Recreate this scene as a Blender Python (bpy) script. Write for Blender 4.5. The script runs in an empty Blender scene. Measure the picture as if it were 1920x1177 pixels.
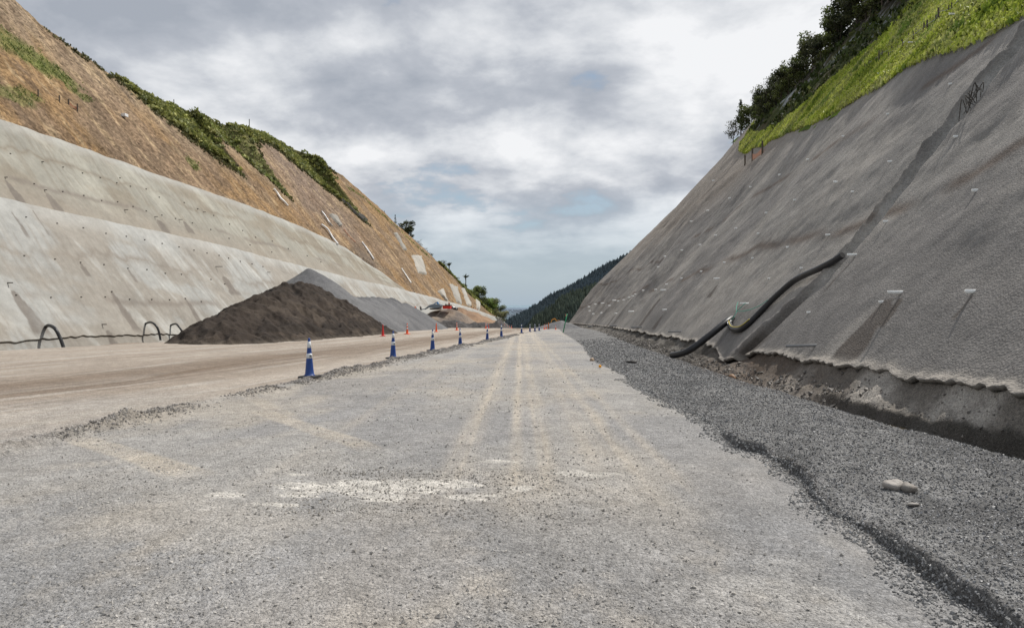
import bpy, math, random
import numpy as np
from mathutils import Vector
random.seed(7); RS = np.random.RandomState(11)
R = math.radians
sc = bpy.context.scene
COL = sc.collection

# ---------------------------------------------------------------- camera model
W, H, F = 1920.0, 1177.0, 1280.0
YAW = math.atan(136/F); PIT = math.atan(16.5/F)
SL = 27/F                       # the road falls away at about 2 %
CH = 1.38                       # eye height above the road
def z_of(y, h): return h - SL*y
cf = np.array([-math.sin(YAW)*math.cos(PIT), math.cos(YAW)*math.cos(PIT), -math.sin(PIT)])
cr = np.array([math.cos(YAW), math.sin(YAW), 0.0])
cu = np.cross(cr, cf)
C0 = np.array([0, 0, CH])
def ray(u, v):
    return cf + cr*((u-W/2)/F) - cu*((v-H/2)/F)
def at_y(u, v, y):              # point on the sight line of a photo pixel at distance y down the road
    d = ray(u, v); return C0 + d*(y/d[1])
def proj(P):
    q = np.asarray(P) - C0
    d = q@cf
    return W/2 + F*(q@cr)/d, H/2 - F*(q@cu)/d

# ---------------------------------------------------------------- noise
def _hash(ix, iy, s):
    n = (ix.astype(np.int64)*374761393 + iy.astype(np.int64)*668265263 + s*974634777) & 0xffffffff
    n = ((n ^ (n >> 13))*1274126177) & 0xffffffff
    n = (n ^ (n >> 16)) & 0xffffffff
    return n/4294967295.0
def vnoise(x, y, s=0):
    x, y = np.broadcast_arrays(np.asarray(x, float), np.asarray(y, float))
    ix = np.floor(x); iy = np.floor(y); fx = x-ix; fy = y-iy
    fx = fx*fx*(3-2*fx); fy = fy*fy*(3-2*fy)
    a = _hash(ix, iy, s); b = _hash(ix+1, iy, s); c = _hash(ix, iy+1, s); d = _hash(ix+1, iy+1, s)
    return (a*(1-fx)+b*fx)*(1-fy) + (c*(1-fx)+d*fx)*fy
def fbm(x, y, o=4, s=0, g=.5):
    t = 0; a = 1; n = 0
    for k in range(o):
        t = t + a*vnoise(np.asarray(x)*2**k+k*17.3, np.asarray(y)*2**k+k*9.1, s+k); n += a; a *= g
    return t/n
def sst(a, b, x):
    t = np.clip((np.asarray(x, float)-a)/(b-a), 0, 1); return t*t*(3-2*t)
def mixc(c, d, t):
    t = np.asarray(t)[..., None]; return c*(1-t) + np.asarray(d)*t
def tab(y, t):
    t = sorted(t); return np.interp(y, [a for a, _ in t], [b for _, b in t])

# ---------------------------------------------------------------- tagging
def tag(o, label=None, cat=None, group=None, kind=None):
    if label: o['label'] = label
    if cat: o['category'] = cat
    if group: o['group'] = group
    if kind: o['kind'] = kind
    return o
def empty(name, loc, rz=0):
    o = bpy.data.objects.new(name, None); COL.objects.link(o)
    o.location = loc; o.rotation_euler = (0, 0, rz); o.empty_display_size = .2
    return o
def link(name, me, mat=None, parent=None):
    o = bpy.data.objects.new(name, me); COL.objects.link(o)
    if mat: me.materials.append(mat)
    if parent: o.parent = parent
    return o
def mesh_np(name, V, Fa, mat=None, col=None, smooth=True, parent=None):
    V = np.asarray(V, np.float32).reshape(-1, 3); Fa = np.asarray(Fa, np.int32)
    me = bpy.data.meshes.new(name); k = Fa.shape[1]; n = len(Fa)
    me.vertices.add(len(V)); me.vertices.foreach_set('co', V.ravel())
    me.loops.add(n*k); me.loops.foreach_set('vertex_index', Fa.ravel())
    me.polygons.add(n); me.polygons.foreach_set('loop_start', np.arange(0, n*k, k, dtype=np.int32))
    me.polygons.foreach_set('loop_total', np.full(n, k, np.int32))
    me.update(calc_edges=True)
    me.polygons.foreach_set('use_smooth', np.full(n, smooth))
    if col is not None:
        a = me.color_attributes.new('Col', 'FLOAT_COLOR', 'POINT')
        c = np.ones((len(V), 4), np.float32); c[:, :3] = np.clip(np.asarray(col).reshape(-1, 3), 0, 1)
        a.data.foreach_set('color', c.ravel())
    return link(name, me, mat, parent)
def grid_faces(n, m, keep=None, flip=False):
    i, j = np.meshgrid(np.arange(n-1), np.arange(m-1), indexing='ij')
    a = i*m+j
    f = np.stack([a, a+m, a+m+1, a+1], -1)
    if keep is not None:
        k = keep[:-1, :-1] & keep[1:, :-1] & keep[:-1, 1:] & keep[1:, 1:]; f = f[k]
    f = f.reshape(-1, 4)
    return f[:, ::-1] if flip else f

# ---------------------------------------------------------------- materials
def newmat(name):
    m = bpy.data.materials.new(name); m.use_nodes = True
    nt = m.node_tree; nt.nodes.clear(); return m, nt
def N(nt, t, **k):
    n = nt.nodes.new(t)
    for a, b in k.items(): setattr(n, a, b)
    return n
def mmix(nt, blend, fac, a, b):
    n = N(nt, 'ShaderNodeMix', data_type='RGBA', blend_type=blend)
    for idx, val in ((0, fac), (6, a), (7, b)):
        if hasattr(val, 'is_linked') or hasattr(val, 'links'): nt.links.new(val, n.inputs[idx])
        elif isinstance(val, (int, float)) and idx == 0: n.inputs[0].default_value = val
        else: n.inputs[idx].default_value = (*val, 1)
    return n.outputs[2]
def ramp(nt, src, p0, p1, c0=0., c1=1.):
    r = N(nt, 'ShaderNodeMapRange'); r.inputs[1].default_value = p0; r.inputs[2].default_value = p1
    r.inputs[3].default_value = c0; r.inputs[4].default_value = c1
    nt.links.new(src, r.inputs[0]); return r.outputs[0]
def noise_n(nt, vec, scale, detail=4, rough=.6):
    n = N(nt, 'ShaderNodeTexNoise'); n.inputs['Scale'].default_value = scale
    n.inputs['Detail'].default_value = detail; n.inputs['Roughness'].default_value = rough
    if vec: nt.links.new(vec, n.inputs['Vector'])
    return n.outputs[0]
def surf(name, base=None, var=((.6, .25), (8, .25), (60, .2)), bump=((20, .02), (120, .008)), rough=.9, spec=.25,
         speck=None, scale=(1, 1, 1), transl=0, stone=None, bumpv=1.0):
    """attribute (or plain) colour x several noise bands, with bump from noise and voronoi stones"""
    m, nt = newmat(name)
    out = N(nt, 'ShaderNodeOutputMaterial'); b = N(nt, 'ShaderNodeBsdfPrincipled')
    nt.links.new(b.outputs[0], out.inputs[0])
    g = N(nt, 'ShaderNodeNewGeometry'); mp = N(nt, 'ShaderNodeMapping'); mp.inputs['Scale'].default_value = scale
    nt.links.new(g.outputs['Position'], mp.inputs['Vector']); vec = mp.outputs[0]
    if base is None:
        a = N(nt, 'ShaderNodeAttribute', attribute_name='Col'); c = a.outputs['Color']
    else:
        rgb = N(nt, 'ShaderNodeRGB'); rgb.outputs[0].default_value = (*base, 1); c = rgb.outputs[0]
    for s, amt in var:
        f = ramp(nt, noise_n(nt, vec, s), .3, .7, 1-amt, 1+amt)
        cc = N(nt, 'ShaderNodeCombineXYZ')
        for k in range(3): nt.links.new(f, cc.inputs[k])
        c = mmix(nt, 'MULTIPLY', 1.0, c, cc.outputs[0])
    hsum = None
    def addh(src, w):
        nonlocal hsum
        mu = N(nt, 'ShaderNodeMath', operation='MULTIPLY'); nt.links.new(src, mu.inputs[0]); mu.inputs[1].default_value = w
        if hsum is None: hsum = mu.outputs[0]
        else:
            ad = N(nt, 'ShaderNodeMath', operation='ADD'); nt.links.new(hsum, ad.inputs[0]); nt.links.new(mu.outputs[0], ad.inputs[1]); hsum = ad.outputs[0]
    for s, w in bump: addh(noise_n(nt, vec, s, 3), w)
    if stone:
        for s, w, cv in stone:
            vo = N(nt, 'ShaderNodeTexVoronoi'); vo.inputs['Scale'].default_value = s; nt.links.new(vec, vo.inputs['Vector'])
            addh(ramp(nt, vo.outputs['Distance'], 0, .6, 1, 0), w)
            sp = N(nt, 'ShaderNodeSeparateColor'); nt.links.new(vo.outputs['Color'], sp.inputs[0])
            f = ramp(nt, sp.outputs[0], 0, 1, 1-cv, 1+cv)
            cc = N(nt, 'ShaderNodeCombineXYZ')
            for k in range(3): nt.links.new(f, cc.inputs[k])
            c = mmix(nt, 'MULTIPLY', 1.0, c, cc.outputs[0])
    if hsum is not None:
        bp = N(nt, 'ShaderNodeBump'); bp.inputs['Strength'].default_value = bumpv; bp.inputs['Distance'].default_value = 1.0
        nt.links.new(hsum, bp.inputs['Height']); nt.links.new(bp.outputs[0], b.inputs['Normal'])
    nt.links.new(c, b.inputs['Base Color'])
    b.inputs['Roughness'].default_value = rough; b.inputs['Specular IOR Level'].default_value = spec
    if transl:
        tr = N(nt, 'ShaderNodeBsdfTranslucent'); nt.links.new(c, tr.inputs[0]); mx = N(nt, 'ShaderNodeMixShader')
        mx.inputs[0].default_value = transl; nt.links.new(b.outputs[0], mx.inputs[1]); nt.links.new(tr.outputs[0], mx.inputs[2])
        nt.links.new(mx.outputs[0], out.inputs[0])
    return m
def plain(name, base, rough=.5, spec=.4, metal=0, var=.15, vs=9):
    m = surf(name, base, var=((vs, var),), bump=((vs*5, .001),), rough=rough, spec=spec)
    for n in m.node_tree.nodes:
        if n.type == 'BSDF_PRINCIPLED': n.inputs['Metallic'].default_value = metal
    return m
M = {}
M['ground'] = surf('gravel_ground', None, var=((.7, .10), (5, .12), (30, .12)), bump=((14, .02), (60, .012)), stone=((45, .010, .22), (110, .005, .25)), rough=.93, spec=.2)
M['shot_l'] = surf('shotcrete_pale', None, var=((.35, .10), (2.2, .10), (14, .06)), bump=((.8, .05), (4, .02), (25, .008)), rough=.85, spec=.25)
M['shot_r'] = surf('shotcrete_dark', None, var=((.35, .12), (2.2, .12), (14, .10)), bump=((2.0, .035), (9, .011), (38, .009)), stone=((26, .009, .12),), rough=.8, spec=.3)
M['bank'] = surf('muddy_bank', None, var=((1.2, .2), (6, .2), (30, .15)), bump=((5, .07), (22, .025), (70, .008)), rough=.75, spec=.4)
M['soil'] = surf('cut_soil', None, var=((.12, .12), (.7, .22), (3.5, .22)), bump=((.8, .35), (3, .14)), rough=.95, spec=.1, stone=((1.7, .08, .12), (4.0, .04, .30)))
M['pile'] = surf('pile_gravel', None, var=((.5, .12), (4, .15), (16, .12)), bump=((3, .05), (12, .03), (40, .012)), rough=.95, spec=.15)
M['stone'] = surf('crushed_stone', None, var=((30, .15),), bump=((80, .004),), rough=.6, spec=.45)
M['leaf'] = surf('leaf', None, var=((.5, .2),), bump=(), rough=.6, spec=.3, transl=.25)
M['bark'] = surf('bark', (.10, .08, .065), bump=((8, .03),))
M['far'] = surf('far_forest', None, var=((.02, .2),), bump=(), rough=1, spec=0)
M['plain'] = surf('hazy_plain', None, var=((.0011, .18), (.004, .18)), bump=(), rough=1, spec=0, scale=(1, .35, 1))
M['black'] = plain('black_rubber', (.018, .018, .02), .45, .5)
M['cone_blue'] = plain('blue_plastic', (.014, .05, .21), .42, .45, var=.12, vs=14)
M['cone_orange'] = plain('orange_plastic', (.80, .10, .02), .45, .4, var=.08)
M['cone_red'] = plain('red_plastic', (.55, .03, .03), .45, .4)
M['band'] = plain('reflective_sleeve', (.62, .64, .66), .35, .5, var=.12, vs=25)
M['dark_ink'] = plain('dark_print', (.04, .04, .05), .5)
M['pvc'] = plain('pale_pvc', (.85, .84, .80), .45, .4)
M['pvc_grey'] = plain('grey_pipe', (.22, .22, .22), .4, .5)
M['steel'] = plain('galvanised', (.35, .36, .37), .4, .5, .6)
M['rust'] = plain('dark_steel', (.07, .06, .05), .7)
M['wood'] = plain('post_wood', (.10, .08, .06), .9)
M['green'] = plain('green_paint', (.03, .27, .13), .5)
M['rope'] = plain('green_rope', (.05, .35, .25), .7)
M['net'] = plain('orange_net', (.50, .24, .14), .7)
M['yellow'] = plain('yellow_paint', (.70, .30, .04), .4)
M['red'] = plain('red_paint', (.60, .035, .02), .4)
M['bluegrey'] = plain('bluegrey_paint', (.16, .20, .24), .5)
M['blue'] = plain('blue_paint', (.05, .18, .38), .4)
M['white'] = plain('white_paint', (.75, .75, .74), .35)
M['glass'] = plain('dark_glass', (.02, .025, .03), .08, .6)
M['skin'] = plain('skin', (.45, .28, .2), .6)
M['hivis'] = plain('hi_vis', (.85, .16, .03), .7)
M['navy'] = plain('navy_cloth', (.02, .03, .06), .8)
M['stripe'] = plain('yellow_stripe', (.62, .50, .10), .5)
M['orange_ball'] = plain('orange_ball', (.8, .35, .02), .5)
def watermat():
    m, nt = newmat('muddy_water'); out = N(nt, 'ShaderNodeOutputMaterial'); b = N(nt, 'ShaderNodeBsdfPrincipled')
    nt.links.new(b.outputs[0], out.inputs[0]); b.inputs['Base Color'].default_value = (.05, .04, .022, 1)
    b.inputs['Roughness'].default_value = .04; b.inputs['Specular IOR Level'].default_value = .6
    bp = N(nt, 'ShaderNodeBump'); bp.inputs['Strength'].default_value = .25; bp.inputs['Distance'].default_value = .02
    nt.links.new(noise_n(nt, None, 60, 2), bp.inputs['Height']); nt.links.new(bp.outputs[0], b.inputs['Normal'])
    return m
M['water'] = watermat()

# ---------------------------------------------------------------- the ground (X across, y along, h above the 2 % road plane)
def crest_drop(y): return -np.where(y > 105, .0011*(np.maximum(y, 105)-105)**2, 0)
STEP = [(2, 1.9), (3.06, 1.83), (3.6, 1.80), (4.25, 1.80), (5.0, 1.74), (5.9, 1.80), (6.6, 1.86), (7.1, 1.80), (7.5, 1.60), (8.6, 1.63), (9.8, 1.62), (11, 1.45), (13.5, 1.15),
        (17, .95), (21, .55), (24, .25), (28, .1), (36, -.1), (50, -.9), (70, -2.2), (90, -3.2), (130, -6)]
def ditch_x(y): return np.interp(y, [2, 7, 10, 15, 22, 40, 70, 100, 136, 170], [4.75, 4.42, 4.1, 3.75, 3.35, 2.75, 1.9, .2, -2.2, -5])
def step_x(y): return tab(y, STEP) + .10*(vnoise(y*1.7, 3.1, 5)-.5) + .05*(vnoise(y*7, 1.1, 6)-.5)
def edge_x(y):                                   # the foot of the right hand shotcrete
    return 4.9 - .028*y - np.where(y > 70, 4.2*((np.maximum(y, 70)-70)/80)**2, 0)
def edge_h(y): return .56 + .26*(fbm(y*.9, 0.2+0*y, 5, 21, .62)-.5) + .05*(vnoise(y*9.1, 0.2, 22)-.5) - .42*np.exp(-((y-20.3)/1.5)**2)
def ridge_amt(y):                                 # windrow between the two running surfaces, with gaps
    a = np.interp(y, [6, 7, 7.6, 8.4, 9.6, 10.5, 11.0, 11.8, 12.6, 13.2, 14.2, 15.5, 34, 36, 40, 44, 60, 110], [.10, .09, .04, .11, .08, .0, .01, .06, .05, .0, .06, .11, .11, .03, .03, .07, .05, .04])
    return a*(.55+.9*vnoise(y*1.3, 7, 3))
def GH(X, y, fine=True):
    X = np.asarray(X, float); y = np.asarray(y, float)
    h = crest_drop(y)
    h = h + .05*(fbm(X*.25, y*.12, 3, 41)-.5) + .03*(fbm(X*.9, y*.5, 3, 42)-.5)
    rx = -6.0 + .15*(vnoise(y*.6, 0, 9)-.5)
    h = h + ridge_amt(y)*np.exp(-((X-rx)/.20)**2)*(.6+.8*fbm(X*4, y*4, 3, 8))
    h = h + .05*sst(-6.1, -6.8, X)*sst(14, 9, y)
    # right gravel shoulder, raised behind a ragged little step
    d = X - step_x(y)
    st = np.interp(y, [2, 3, 4.3, 4.9, 5.3, 5.6, 6.6, 6.9, 7.2, 7.9, 8.4, 12, 13, 14, 20, 22, 24, 27, 60], [.10, .10, .10, .03, .05, .09, .10, .03, .10, .10, .02, .02, .05, .02, .02, .07, .08, .03, .02])
    h = h + st*sst(0, .05, d) + .05*sst(0, 1.6, d)*sst(.1, .04, st) + .05*sst(0, .8, d)*(fbm(X*1.3, y*.7, 3, 44)-.2)
    # ditch and the bank below the shotcrete
    dx = ditch_x(y); e = X - dx; ex = edge_x(y); eh = edge_h(y)
    h = h - (.16+.10*sst(13, 10, y))*np.exp(-((e+.05)/.26)**2)*sst(60, 30, y)
    w = np.maximum(ex-dx, .35)
    lump = (.55+.5*fbm(X*2.5, y*1.4, 4, 45))
    low = .16*sst(.0, .10, e-.08*vnoise(y*2.2, 2, 7))*sst(13.5, 11, y)
    rise = np.clip((e-.12)/np.maximum(w-.10, .15), 0, 1)
    bank = low + (eh-.04-low)*rise**1.15*(1-.25*(1-rise)*lump*2) + .5*np.maximum(X-ex, 0)
    bank = np.where(e > 0, bank, 0)
    h = h*(1-.9*sst(-.1, .35, e)) + np.minimum(bank, 1.4)
    # left berm at the wall foot
    b = X+31.3
    h = h - .55*sst(-24.5, -30.5, X)*sst(90, 60, y) + .30*np.exp(-((X+29.3)/1.1)**2)*(.0+1.2*fbm(y*.22, X*.3, 3, 51))*sst(90, 60, y)
    if fine:
        gr = sst(0, .2, d)*sst(.35, -.1, e)
        h = h + (.012+.028*gr)*(fbm(X*11, y*11, 3, 61, .7)-.5)
        bankm = sst(-.1, .15, e)
        h = h + bankm*(.21+.08*sst(11, 20, y))*(fbm(X*3.2, y*(2.6-1.3*sst(11, 30, y)), 4, 62, .6)-.5)*sst(-.02, -.2, X-ex)
        h = h + .10*np.exp(-((X-rx)/.35)**2)*sst(.02, .06, ridge_amt(y))*(fbm(X*9, y*9, 3, 63, .7)-.45)
    return h
def g_point(u, v):                               # photo pixel of something standing on the ground
    d = ray(u, v); t = CH/-(d[2]+SL*d[1]); y = t*d[1]; y = min(y, 113.)
    P = at_y(u, v, y); X = P[0]
    return float(X), float(y), float(z_of(y, GH(X, y)))

def ground_colour(X, y):
    n1 = fbm(X*.35, y*.22, 4, 71); n2 = fbm(X*1.6, y*.9, 4, 72); n3 = fbm(X*7, y*6, 3, 73)
    grey = np.array([.318, .310, .300]); tan = np.array([.425, .375, .31])
    c = np.broadcast_to(grey, X.shape+(3,)).copy()
    c = mixc(c, tan*.95, .10+.45*sst(.42, .68, n1*.6+n2*.4))
    c = mixc(c, (.235, .235, .242), .5*sst(.50, .66, fbm(X*.8+4, y*.35, 4, 84)))
    # tyre tracks running down the middle of the gravel
    q = X + .094*y
    tr = .0
    for c0, wd, a in ((-.58, .13, .75), (-.04, .07, .95), (.24, .12, .65), (1.05, .10, .55), (1.36, .08, .45), (-2.2, .16, .3), (.75, .2, .35)):
        tr = tr + a*np.exp(-((q-c0-.04*(vnoise(y*.4, c0*9, 5)-.5))/(wd*(.8+.02*y)))**2)*(.35+.8*vnoise(q*22, y*.4, 78))
    c = mixc(c, tan*1.16, np.clip(tr*1.3, 0, 1)*sst(4.0, 6.5, y)*(.45+.55*n2))
    # pale dust smears
    c = mixc(c, (.225, .226, .23), .75*sst(6.5, 3.6, y)*sst(.38, .62, fbm(X*.7+2, y*.7, 4, 89)*.7+.3*n3))
    m = 0*X
    for u_, v_, a_, b_ in ((620, 930, 150, 16), (740, 922, 110, 13), (550, 944, 70, 9), (852, 911, 58, 9), (885, 938, 66, 7), (400, 948, 45, 7), (700, 945, 90, 8), (930, 868, 36, 4), (535, 905, 20, 4), (975, 922, 30, 6), (1080, 884, 22, 3), (500, 965, 60, 6), (1090, 890, 60, 5)):
        yy = CH*F/(v_-599.); xx = (u_-1096.)/F*yy
        m = np.maximum(m, np.exp(-(((X-xx)/(a_*yy/F))**2+((y-yy-.10*(X-xx))/(b_*yy*yy/(F*CH)))**2)))
    du = sst(.50, .56, m*.30+fbm(X*3.0+y*1.5, y*7.5, 5, 79, .65)*.72)*sst(.06, .3, m)
    du = du + .35*sst(.54, .70, fbm(X*1.1, y*2.0, 4, 83))*sst(.2, .9, X)*sst(1.85, 1.4, X)*sst(8, 6, y)
    c = mixc(c, (.60, .57, .52), np.clip(du, 0, 1)*(.35+.6*vnoise(X*9, y*14, 88)))
    # turning scrapes near the left foreground
    for (u0, v0, u1, v1, wd, am) in ((70, 842, 345, 916, .17, .9), (200, 872, 300, 925, .12, .5), (455, 780, 700, 856, .16, .9), (420, 745, 540, 800, .14, .6), (120, 830, 300, 790, .14, .5), (10, 905, 250, 880, .15, .35)):
        ya = CH*F/(v0-599.); xa = (u0-1096.)/F*ya; yb = CH*F/(v1-599.); xb = (u1-1096.)/F*yb
        L = math.hypot(xb-xa, yb-ya); tx, ty = (xb-xa)/L, (yb-ya)/L
        al = (X-xa)*tx+(y-ya)*ty; ac = -(X-xa)*ty+(y-ya)*tx+.06*(vnoise(al*1.2, 0*al, 85)-.5)
        msk = sst(1.2, .7, np.abs(ac)/wd)*sst(-.1, .3, al)*sst(L+.1, L-.5, al)*(.45+.55*vnoise(X*4, y*4, 86))
        tread = .72+.28*np.sign(np.sin(al*2*math.pi/.11+3*np.abs(ac)/wd))
        c = mixc(c, tan*1.12, msk*am*tread)
    # the haul road
    hr = sst(-5.9, -6.6, X+.15*(vnoise(y, 5, 4)-.5))*(.45+.55*np.clip(sst(-7, -10, X)+sst(9, 14, y), 0, 1))
    s1 = fbm(X*1.9+3, y*.10, 4, 74); s2 = fbm(X*5, y*.22, 3, 75)
    hc = mixc(np.broadcast_to(np.array([.36, .31, .26]), X.shape+(3,)), (.17, .125, .09), np.clip(np.exp(-((X+11.1-.02*y)/2.2)**2)*1.1+np.exp(-((X+16.5)/1.0)**2)*.35, 0, 1)*(.3+.9*s1))
    hc = mixc(hc, (.42, .38, .335), .85*sst(.50, .66, s1*.5+s2*.5)*(1-.6*np.exp(-((X+11)/1.5)**2)))
    hc = mixc(hc, (.44, .39, .34), .5*np.exp(-((X+7.4)/.5)**2))
    c = c*(1-hr[..., None]) + hc*hr[..., None]
    rd = np.exp(-((X+6.0)/.24)**2)*sst(.02, .07, ridge_amt(y))
    c = mixc(c, (.25, .225, .195), rd*.8*sst(.3, .6, vnoise(X*3, y*2.5, 87)+.25))
    # shoulder gravel: darker, blue-grey
    d = X-step_x(y)
    sh = sst(-.02, .10, d)
    shc = mixc(np.broadcast_to(np.array([.185, .183, .18]), X.shape+(3,)), (.135, .134, .133), sst(.45, .62, n2))
    shc = shc*(.75+.5*n3[..., None])
    c = c*(1-sh[..., None]) + shc*sh[..., None]
    c = mixc(c, (.06, .055, .05), np.exp(-((d-.01)/.045)**2)*.75*sst(14, 10, y))  # shadow on the step face, painted in as a dark line
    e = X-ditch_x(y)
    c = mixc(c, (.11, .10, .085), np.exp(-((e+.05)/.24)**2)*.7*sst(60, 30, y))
    bk = sst(0, .12, e)
    bc = mixc(np.broadcast_to(np.array([.40, .37, .33]), X.shape+(3,)), (.21, .19, .165), sst(.45, .62, n2))
    bc = mixc(bc, (.085, .078, .068), sst(.15, .09, e-.08*vnoise(y*2.2, 2, 7))*sst(14, 11, y))  # shaded low face of the ditch bank, darkened in the colour
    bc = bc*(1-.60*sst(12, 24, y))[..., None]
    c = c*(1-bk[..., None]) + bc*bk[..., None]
    br = np.exp(-((y-17.2)/4.6)**2)*sst(-.9, -.2, e)
    c = mixc(c, (.105, .072, .050), br*.85*(.5+.6*n3))
    lb = sst(-25.5, -28, X+1.5*(vnoise(y*.3, 0, 12)-.5))
    c = mixc(c, (.235, .19, .15), lb*.8)
    c = c*(.86+.28*n3[..., None])
    return c
def build_ground():
    ny, nx = 760, 1150
    y = np.concatenate([[1.2, 1.8], np.geomspace(2.4, 175, ny-2)])
    a = np.linspace(-1, 1, nx); a = np.sign(a)*np.abs(a)**1.08
    Y = np.repeat(y[:, None], nx, 1)
    XL = -np.minimum(1.15*y+1.5, 41.); XR = np.minimum(1.0*y+1.5, edge_x(y)+1.0)
    t = (np.linspace(0, 1, nx))[None, :]
    X = XL[:, None]*(1-t) + XR[:, None]*t
    h = GH(X, Y); Z = h - SL*Y
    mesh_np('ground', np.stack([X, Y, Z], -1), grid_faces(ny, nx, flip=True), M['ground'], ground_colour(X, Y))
    tag(bpy.data.objects['ground'], kind='structure')
build_ground()

# ---------------------------------------------------------------- left side profile
hB1 = [(20, 9.6), (72, 9.5), (93, 8.7), (108, 8.2), (138, 7.8), (164, 7.0), (194, 6.0), (235, 4.3), (262, 2.6), (300, 2)]
hB2 = [(20, 17.3), (90, 17.0), (105, 16.4), (124, 14.4), (137, 11.0), (142, 8.3), (150, 7.6), (164, 7.1), (194, 6.1), (235, 4.4), (262, 2.7), (300, 2.1)]
hC = [(20, 44), (50, 40), (60, 37), (67, 35.2), (70.5, 33.5), (74.2, 32.4), (79.1, 31.3), (83, 28.8), (86.5, 26.9), (91.3, 24.7), (94, 23.7), (98.2, 23.1), (98.9, 24.0), (99.4, 29.3), (101.5, 29.3), (104, 28.6), (105.4, 27.1), (107.6, 25.9),
      (109.6, 24.7), (112.6, 23.), (114.8, 22.4), (115.3, 27), (116.2, 30.5), (118.3, 32.8), (122, 34.5), (128.5, 35.3), (131, 34.3), (134, 33.2), (139.5, 31.9), (143, 29.8), (148, 28.6), (152, 26.5), (156, 24.4), (160.3, 24.), (161, 31), (161.8, 38.6), (165, 38.8),
      (175.6, 39.4), (182.7, 37.2), (187.3, 35.1), (196.8, 32.1), (202.3, 28.9), (217.5, 24.7), (222.8, 21.7), (229.7, 17.5), (237, 12.), (244, 8.5), (252, 6.2), (260, 4.3), (270, 3.), (300, 2.5)]
SKYL = [(-200, -170), (20, 2), (90, 57), (150, 100), (200, 132), (240, 155), (300, 194), (350, 207), (400, 221), (450, 234), (480, 243), (540, 272), (570, 287), (596, 306), (619, 322), (642, 332), (671, 357), (692, 376), (725, 405), (750, 430), (792, 466), (812, 486), (830, 503), (850, 516), (870, 532), (895, 553), (920, 575), (935, 590), (945, 607)]
def _ridge():
    out = []
    for y in np.concatenate([np.linspace(24, 150, 64), np.linspace(152, 290, 50)]):
        c = float(tab(y, hC)); hh = c; best = c+.3
        su = [a for a, _ in SKYL]; sv = [b for _, b in SKYL]
        while hh < c+26:
            P = np.array([float(XLf(y, hh)), y, z_of(y, hh)]); u, v = proj(P)
            if v < np.interp(u, su, sv)+ (7 if 96 < y else 3): break
            hh += .25
        out.append((float(y), float(max(hh-.25, c+.2))))
    return out
def XLf(y, h, lo=False):
    """X of the left cut at height h (all broadcastable arrays)"""
    b1 = tab(y, hB1); b2 = np.maximum(tab(y, hB2), b1); c = np.maximum(tab(y, hC), b2)
    led = 1.1*sst(146, 130, y)
    x1 = 33 + np.minimum(h, b1)/1.43
    x2 = np.where(h > b1, led + np.clip(h-b1, 0, b2-b1)/1.43, 0)
    x3 = np.where(h > b2, .5 + np.clip(h-b2, 0, c-b2)/1.28, 0)
    x4 = np.where(h > c, np.maximum(h-c, 0)/.9, 0)
    return -(x1+x2+x3+x4)
hR = _ridge()
def dispL(y, h):
    b1 = tab(y, hB1); b2 = tab(y, hB2); c = np.maximum(tab(y, hC), b2)
    conc = .40*(fbm(y*.07+h*.05, h*.20, 3, 101)-.5) + .22*(fbm(y*.5, h*.4, 3, 102)-.5)
    soil = 1.2*(fbm(y*.07, h*.05+2, 2, 103)-.5) + .55*(fbm(y*.42, h*.16, 4, 104, .6)-.5) + .40*(fbm(y*1.6, h*.9, 3, 105, .65)-.5)
    nat = 2.0*(fbm(y*.12, h*.12, 4, 106)-.5)
    k = sst(0, 1.0, h-b2); kn = sst(-.6, 1.2, h-c)
    return conc*(1-k) + soil*k*(1-kn) + nat*kn
NL = np.array([.80, 0, .60])
def PL(y, h, off=0.):
    y = np.asarray(y, float); h = np.asarray(h, float)
    X = XLf(y, h); d = dispL(y, h) + off
    P = np.stack([X, y+0*h, h-SL*y], -1)
    return P + NL*d[..., None]
def hit(u, v, XF, ymin=8., ymax=290., side=-1):
    d = ray(u, v); ys = np.geomspace(ymin, ymax, 3000)
    X = C0[0] + d[0]/d[1]*ys; h = C0[2] + d[2]/d[1]*ys + SL*ys
    s = (X - XF(ys, h))*(-side)
    ok = np.where((s[:-1] > 0) & (s[1:] <= 0) & (h[1:] > -.6))[0]
    if len(ok) == 0:
        i = int(np.argmin(np.abs(s)+1e3*(h < -.6)))
    else: i = ok[0]
    return float(ys[i]), float(h[i])
def hitL(u, v): return hit(u, v, XLf, 25, 290, -1)
# ---------------------------------------------------------------- right side profile
hW = [(1, 5.5), (10, 7.4), (17.7, 8.7), (21, 9.2), (25.7, 10.2), (32, 11.2), (38, 12.1), (47.7, 14.), (57, 15.9), (65.5, 17.6), (72, 18.6), (80, 20.7), (90, 24.2), (97, 28), (104, 31), (112, 35), (150, 41.5), (170, 44)]
hT = [(1, 24), (40, 24), (50, 27), (61, 29.5), (68, 30), (75, 29.5), (90, 29.5), (100, 30.5), (111, 33), (120, 35), (130, 37.5), (140, 39.5), (150, 41.8), (170, 45)]
hTB = [(1, 22), (30, 18.5), (40, 19.3), (50, 22.3), (60, 25.3), (70, 25.2), (80, 25), (90, 26), (100, 29), (111, 33), (120, 35), (150, 41.5), (170, 45)]
hGT = [(1, 13), (10, 14.5), (20, 16), (30, 16.6), (36, 16.2), (43, 15.8), (50, 15.7), (57, 16.9), (70, 19.8), (80, 22), (90, 25.2), (100, 29)]
def XRf(y, h):
    hb = np.interp(y, [60, 150], [15, 8]); s1 = np.interp(y, [60, 150], [1.33, 1.5]); s2 = np.interp(y, [90, 150], [1.25, .98])
    return edge_x(y) + (np.minimum(h, hb)-.6)/s1 + np.where(h > hb, (np.maximum(h, hb)-hb)/s2, 0)
GUT = None
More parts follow.
